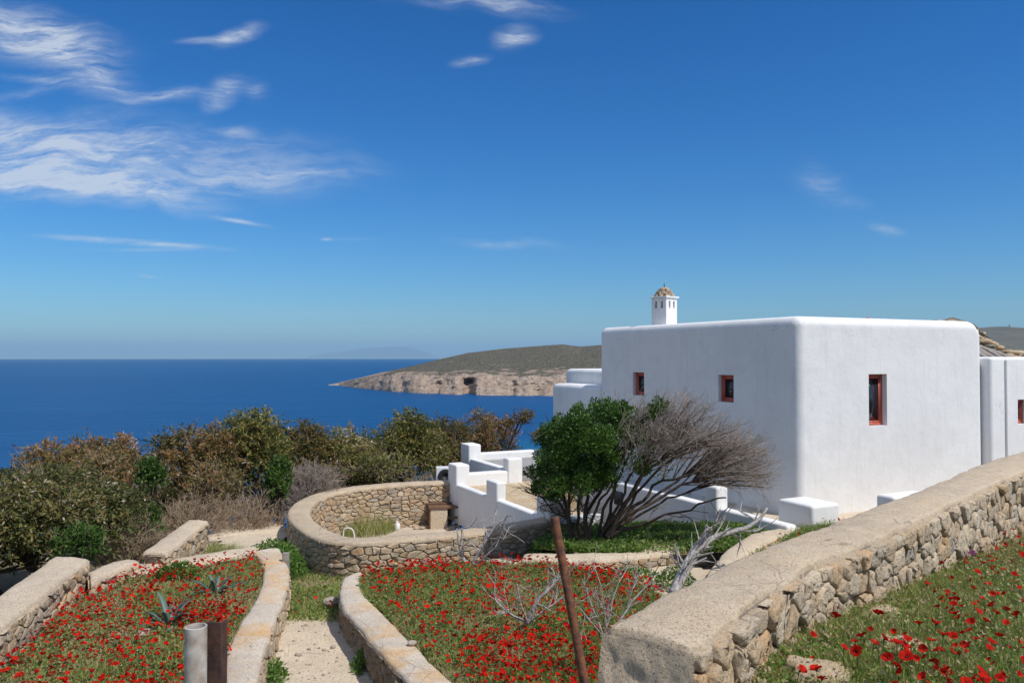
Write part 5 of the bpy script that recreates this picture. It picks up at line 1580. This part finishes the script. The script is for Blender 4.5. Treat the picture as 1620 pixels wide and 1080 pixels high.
# agaves
def agave(px, py, Y, size, seed, label):
    rng = np.random.default_rng(seed); c = WY(px, py, Y)
    root = empty('agave', (c.x, c.y, Z_BEDL), label, 'agave')
    n = 11
    for k in range(n):
        an = k * 2.4; el = 1.35 - .09 * k + rng.uniform(-.08, .08); L = size * rng.uniform(.75, 1.1)
        a = Acc(); rows = []
        for i in range(8):
            t = i / 7; e = el - .35 * t * t
            x = L * t * math.cos(e) + .03; z = L * t * math.sin(e); w = size * .085 * math.sin(min(1, .25 + t * .8) * math.pi * .92) ** .8 * (1 if t < .9 else .3) + .001
            th = .02 * (1 - t) + .003
            for (s, dz) in ((-1, .5 * w), (0, 0), (1, .5 * w), (0, -th)):
                y = w * s; zz = z + (dz if s else (dz if dz < 0 else 0)); rows.append((x * math.cos(an) - y * math.sin(an), x * math.sin(an) + y * math.cos(an), zz))
        a.add(rows, grid_faces(8, 4, True)); a.obj('leaf', M['agave'], root, smooth=True)


agave(268, 990, 9.9, .46, 1, 'blue green agave nearer the viewer in the left poppy bed')
agave(342, 938, 11.2, .42, 2, 'blue green agave farther back in the left poppy bed')
# loose rocks
for (px, py, rad, lab, sd) in [(1398, 975, (.17, .10, .055), 'pale flat rock leaning at the foot of the near wall', 1), (1432, 1028, (.16, .11, .05), 'flat buff rock among poppies below the pale flat rock', 2),
                           (1300, 1072, (.16, .13, .07), 'dark rounded rock at the bottom edge beside the near wall', 3), (1268, 1062, (.10, .08, .06), 'small rough stone against the near wall foot', 4)]:
    p = on_field(px, py, .03); a = Acc(); rock_into(a, (0, 0, 0), rad, sd + 40, .8, sub=4, amp=.6)
    o = a.obj('rock', M['stone_near']); o.location = p; tag(o, lab, 'rock')
for (px, py, z, lab, sd) in [(524, 950, -3.62, 'white stone lying in the grass patch beyond the path', 1), (228, 1003, Z_BEDL, 'pale stone in the left poppy bed below the agaves', 2), (652, 1016, Z_BEDC + .1, 'small stone on the rim of the middle bed', 3), (797, 972, Z_BEDC, 'pale stone among poppies in the middle bed', 4)]:
    p = W(px, py, z + .04); a = Acc(); q_ = .45 if sd == 3 else 1; rock_into(a, (0, 0, 0), (.12 * q_, .08 * q_, .05 * q_), sd + 60, .9, sub=3)
    o = a.obj('stone', M['rock']); o.location = p; tag(o, lab, 'stone')

# ------------------------------------------------------------------ rocky rise, pergola, far land
def ridge_mesh(name, prof, mat, y0, thick, zlow, step_px=4, amp=0.0, freq=1.0, seed=1, rows=14, kind='structure'):
    """hill whose skyline runs through prof (px,py) at distance y0"""
    xs = np.arange(prof[0][0], prof[-1][0] + step_px, step_px); ys = lerp_pts(xs, prof)
    G = []
    for r in range(rows):
        t = r / (rows - 1)                       # 0 front foot, .5 crest, 1 back foot
        Yd = y0 + (t - .5) * thick
        prof_h = math.sin(math.pi * t) ** 0.8 if 0 < t < 1 else 0
        for x, y in zip(xs, ys):
            z = (HOR - y) / F_PX * y0
            G.append(((x - CX) / F_PX * y0, Yd, zlow + (z - zlow) * prof_h))
    G = np.array(G)
    if amp:
        d = fbm(G, freq, 5, seed) - .5
        G[:, 2] += d * amp * 2 * np.clip((G[:, 2] - zlow) / max(1e-6, (G[:, 2].max() - zlow)), 0, 1)
        G[:, 1] += (fbm(G + 50, freq, 4, seed + 3) - .5) * amp * 3
    a = Acc(); a.add(G, grid_faces(rows, len(xs))); o = a.obj(name, mat, smooth=True)
    if kind: tag(o, kind=kind)
    return o


ridge_mesh('rocky_hill', [(1380, 560), (1440, 526), (1462, 511), (1480, 507), (1508, 503), (1530, 511), (1545, 524), (1562, 536), (1576, 543), (1600, 554), (1620, 560), (1700, 566), (1850, 580)], M['headland'], 42, 6, -3, 3, .32, .6, 5, 30)
a = Acc(); rr = random.Random(8)
for k in range(240):
    px = rr.uniform(1455, 1720); Yk = rr.uniform(38.5, 42)
    yy_ = lerp_pts(px, [(1440, 522), (1462, 508), (1508, 503), (1530, 511), (1545, 524), (1576, 542), (1620, 559), (1700, 566)]) + rr.uniform(1, 26)
    p = WY(px, yy_, Yk); s_ = rr.uniform(.08, .30)
    rock_into(a, (p.x, p.y, p.z - .1), (s_ * 1.5, s_, s_ * .5), 500 + k, rr.random(), sub=2, amp=1.1)
o = a.obj('outcrop_boulders', M['stone']); tag(o, 'weathered boulders scattered on the rocky rise behind the house roof', 'boulders', kind='stuff')
ridge_mesh('mountain', [(1300, 560), (1400, 540), (1500, 528), (1555, 522), (1585, 517), (1625, 521), (1680, 530), (1760, 520), (1900, 560)], M['farrock'], 3800, 1800, -38, 3, 22, .003, 9, 30)
a = Acc(); an_ = WY(1597, 517, 3800); box_into(a, (an_.x - 1, an_.y, an_.z - 8), (an_.x + 1, an_.y + 2, an_.z + 12)); box_into(a, (an_.x - 4, an_.y, an_.z + 6), (an_.x + 4, an_.y + 2, an_.z + 7.5))
o = a.obj('hilltop_mast', M['dark']); tag(o, 'tiny cross shaped mast on the distant mountain top at the right edge', 'mast')

# weathered board roof over the wing
pg = WY(1560, 565, 22.0)
per = empty('board_pergola', (pg.x, pg.y, -0.2), 'sagging weathered grey board canopy behind the side wing of the house', 'pergola', rz=ROOT_RZ)
rr = random.Random(4)
for k in range(10):
    a = Acc(); pts = []
    x0_ = -0.1 + k * .26
    for i in range(7):
        t = i / 6; pts.append((x0_ + .9 * t, 1.8 * t - .2, (.95 - .75 * (1 - t) * 1.1 + .12 * math.sin(t * 3 + k) + .05 - k * .05) * .62))
    P = np.array(pts); V = []
    for p in P:
        for (dx, dz) in ((-.10, 0), (.10, 0.02), (.10, .045), (-.10, .025)): V.append((p[0] + dx, p[1], p[2] + dz))
    a.add(V, grid_faces(7, 4, True)); a.obj('board', M['wood'], per)
for (x_, h_) in ((0.3, .62), (2.6, .3)):
    a = Acc(); tube(a, [(x_, 0.4, -1.5), (x_, .4, h_ - .1)], .05, 8); a.obj('post', M['wood'], per)


def headland():
    Hs = 40.0
    shore = [(520, 609.5), (536, 609.5), (560, 613), (620, 619), (660, 621.5), (700, 623), (760, 625), (800, 625.5), (900, 626.5), (1000, 628), (1200, 632)]
    rocktop = [(520, 608), (536, 606), (560, 600), (600, 592), (650, 588), (700, 591), (750, 589), (800, 592), (870, 592), (950, 593), (1200, 592)]
    crest = [(520, 609), (536, 605), (560, 599.5), (600, 590), (650, 579), (700, 567), (740, 558), (800, 551), (860, 546.5), (890, 544.5), (918, 548), (950, 545.5), (1000, 541), (1100, 536), (1200, 530)]
    xs = np.arange(520, 1200, 1.3); rows = 90
    G = []; tone = []
    for r in range(rows):
        t = r / (rows - 1)
        for x in xs:
            ysn = float(lerp_pts(x, shore)); Ys = Hs * F_PX / (ysn - HOR)
            grow = min(1.0, (x - 520) / 260)
            Yr = Ys + 30 + 420 * grow; Yk = Ys + 12 + 60 * grow
            zk_ = (HOR - float(lerp_pts(x, rocktop))) / F_PX * Yk; zr_ = (HOR - float(lerp_pts(x, crest))) / F_PX * Yr
            if t < .4:
                q = t / .4; Yd = Ys - 3 + (Yk - Ys + 3) * q; z = -Hs - 2 + (zk_ + Hs + 2) * q ** .75
            elif t < .8:
                q = (t - .4) / .4; Yd = Yk + (Yr - Yk) * q; z = zk_ + (zr_ - zk_) * (1 - (1 - q) ** 1.25)
            else:
                q = (t - .8) / .2; Yd = Yr + 500 * grow * q + 40 * q; z = zr_ + (-Hs - 4 - zr_) * q ** 1.5
            G.append((x, Yd, z, t))
            tone.append(1.0 if t < .3 else (0.5 + (.4 - t) * 4 if t < .5 else 0.05))
    G = np.array(G); tone = np.array(tone)
    tone = np.clip(np.maximum(tone, np.clip((640 - G[:, 0]) / 60, 0, .62)), 0, 1)
    X = (G[:, 0] - CX) / F_PX * G[:, 1]; P = np.column_stack([X, G[:, 1], G[:, 2]])
    t = G[:, 3]; cliff = np.clip(1 - abs(t - .2) / .25, 0, 1); hill = np.clip(1 - abs(t - .6) / .2, 0, 1)
    grow = np.clip((G[:, 0] - 520) / 200, .12, 1)
    # gullies and buttresses cut into the cliff
    gy = fbm(np.column_stack([P[:, 0] / 22, P[:, 2] / 60, P[:, 2] * 0]), 1, 4, 3) - .5
    rg = 1 - 2 * abs(fbm(P / 17.0, 1, 4, 8) - .5) - .75
    P[:, 1] += gy * 42 * cliff * grow
    P[:, 1] += rg * 22 * cliff * grow
    P[:, 2] += (fbm(P / 9.0, 1, 4, 5) - .5) * 11 * cliff * grow + (fbm(P / 60.0, 1, 4, 6) - .5) * 7 * hill * grow
    # sea cave: a deep notch with an overhanging right shoulder
    cv = np.exp(-((G[:, 0] - 741) / 9.5) ** 4) * np.clip((.30 - t) / .08, 0, 1)
    P[:, 1] += cv * 34
    sh = np.exp(-((G[:, 0] - 722) / 9) ** 2) * np.clip((.38 - t) / .1, 0, 1); P[:, 1] -= sh * 10
    for cx_, w_ in ((635, 7), (598, 5), (850, 8), (810, 4), (560, 4), (690, 4)):
        P[:, 1] += np.exp(-((G[:, 0] - cx_ - 20 * t) / w_) ** 2) * np.clip((.22 - t) / .08, 0, 1) * 13 * grow
    a = Acc(); a.add(P, grid_faces(rows, len(xs)), tone)
    tag(a.obj('headland_hill', M['headland'], smooth=False), kind='structure')


headland()
# sea
a = Acc(); rs = np.concatenate([[0], np.geomspace(60, 22600, 60)]); an = np.linspace(0, 2 * np.pi, 256, endpoint=False)
V = np.stack([np.outer(rs, np.cos(an)), np.outer(rs, np.sin(an)), np.full((len(rs), 256), -40.0)], -1).reshape(-1, 3)
a.add(V, grid_faces(len(rs), 256, True)); tag(a.obj('sea', M['sea'], smooth=True), kind='structure')
ridge_mesh('island', [(485, 566), (505, 560), (530, 557), (550, 555), (575, 551), (600, 549), (625, 548), (645, 549), (665, 554), (680, 559), (695, 566)], M['farrock'], 80000, 6000, -60, 2, 60, .0004, 12, 14)

# ------------------------------------------------------------------ haze
bpy.ops.mesh.primitive_cube_add(size=1)
hz = bpy.context.active_object; hz.name = 'haze'; hz.data.name = 'haze'
hz.scale = (180000, 180000, 1280); hz.location = (0, 0, 1280 / 2 - 66)
m = bpy.data.materials.new('haze'); m.use_nodes = True; m.node_tree.nodes.clear(); t = NT(m.node_tree)
v = t.node('ShaderNodeVolumePrincipled'); v.inputs['Color'].default_value = (0.46, 0.75, 1.0, 1); v.inputs['Density'].default_value = 3.0e-5
v.inputs['Anisotropy'].default_value = 0.0
om = t.node('ShaderNodeOutputMaterial'); t.l.new(v.outputs[0], om.inputs['Volume'])
m.cycles.homogeneous_volume = True if hasattr(m.cycles, 'homogeneous_volume') else None
hz.data.materials.append(m); tag(hz, 'thin pale blue sea haze', kind='stuff')
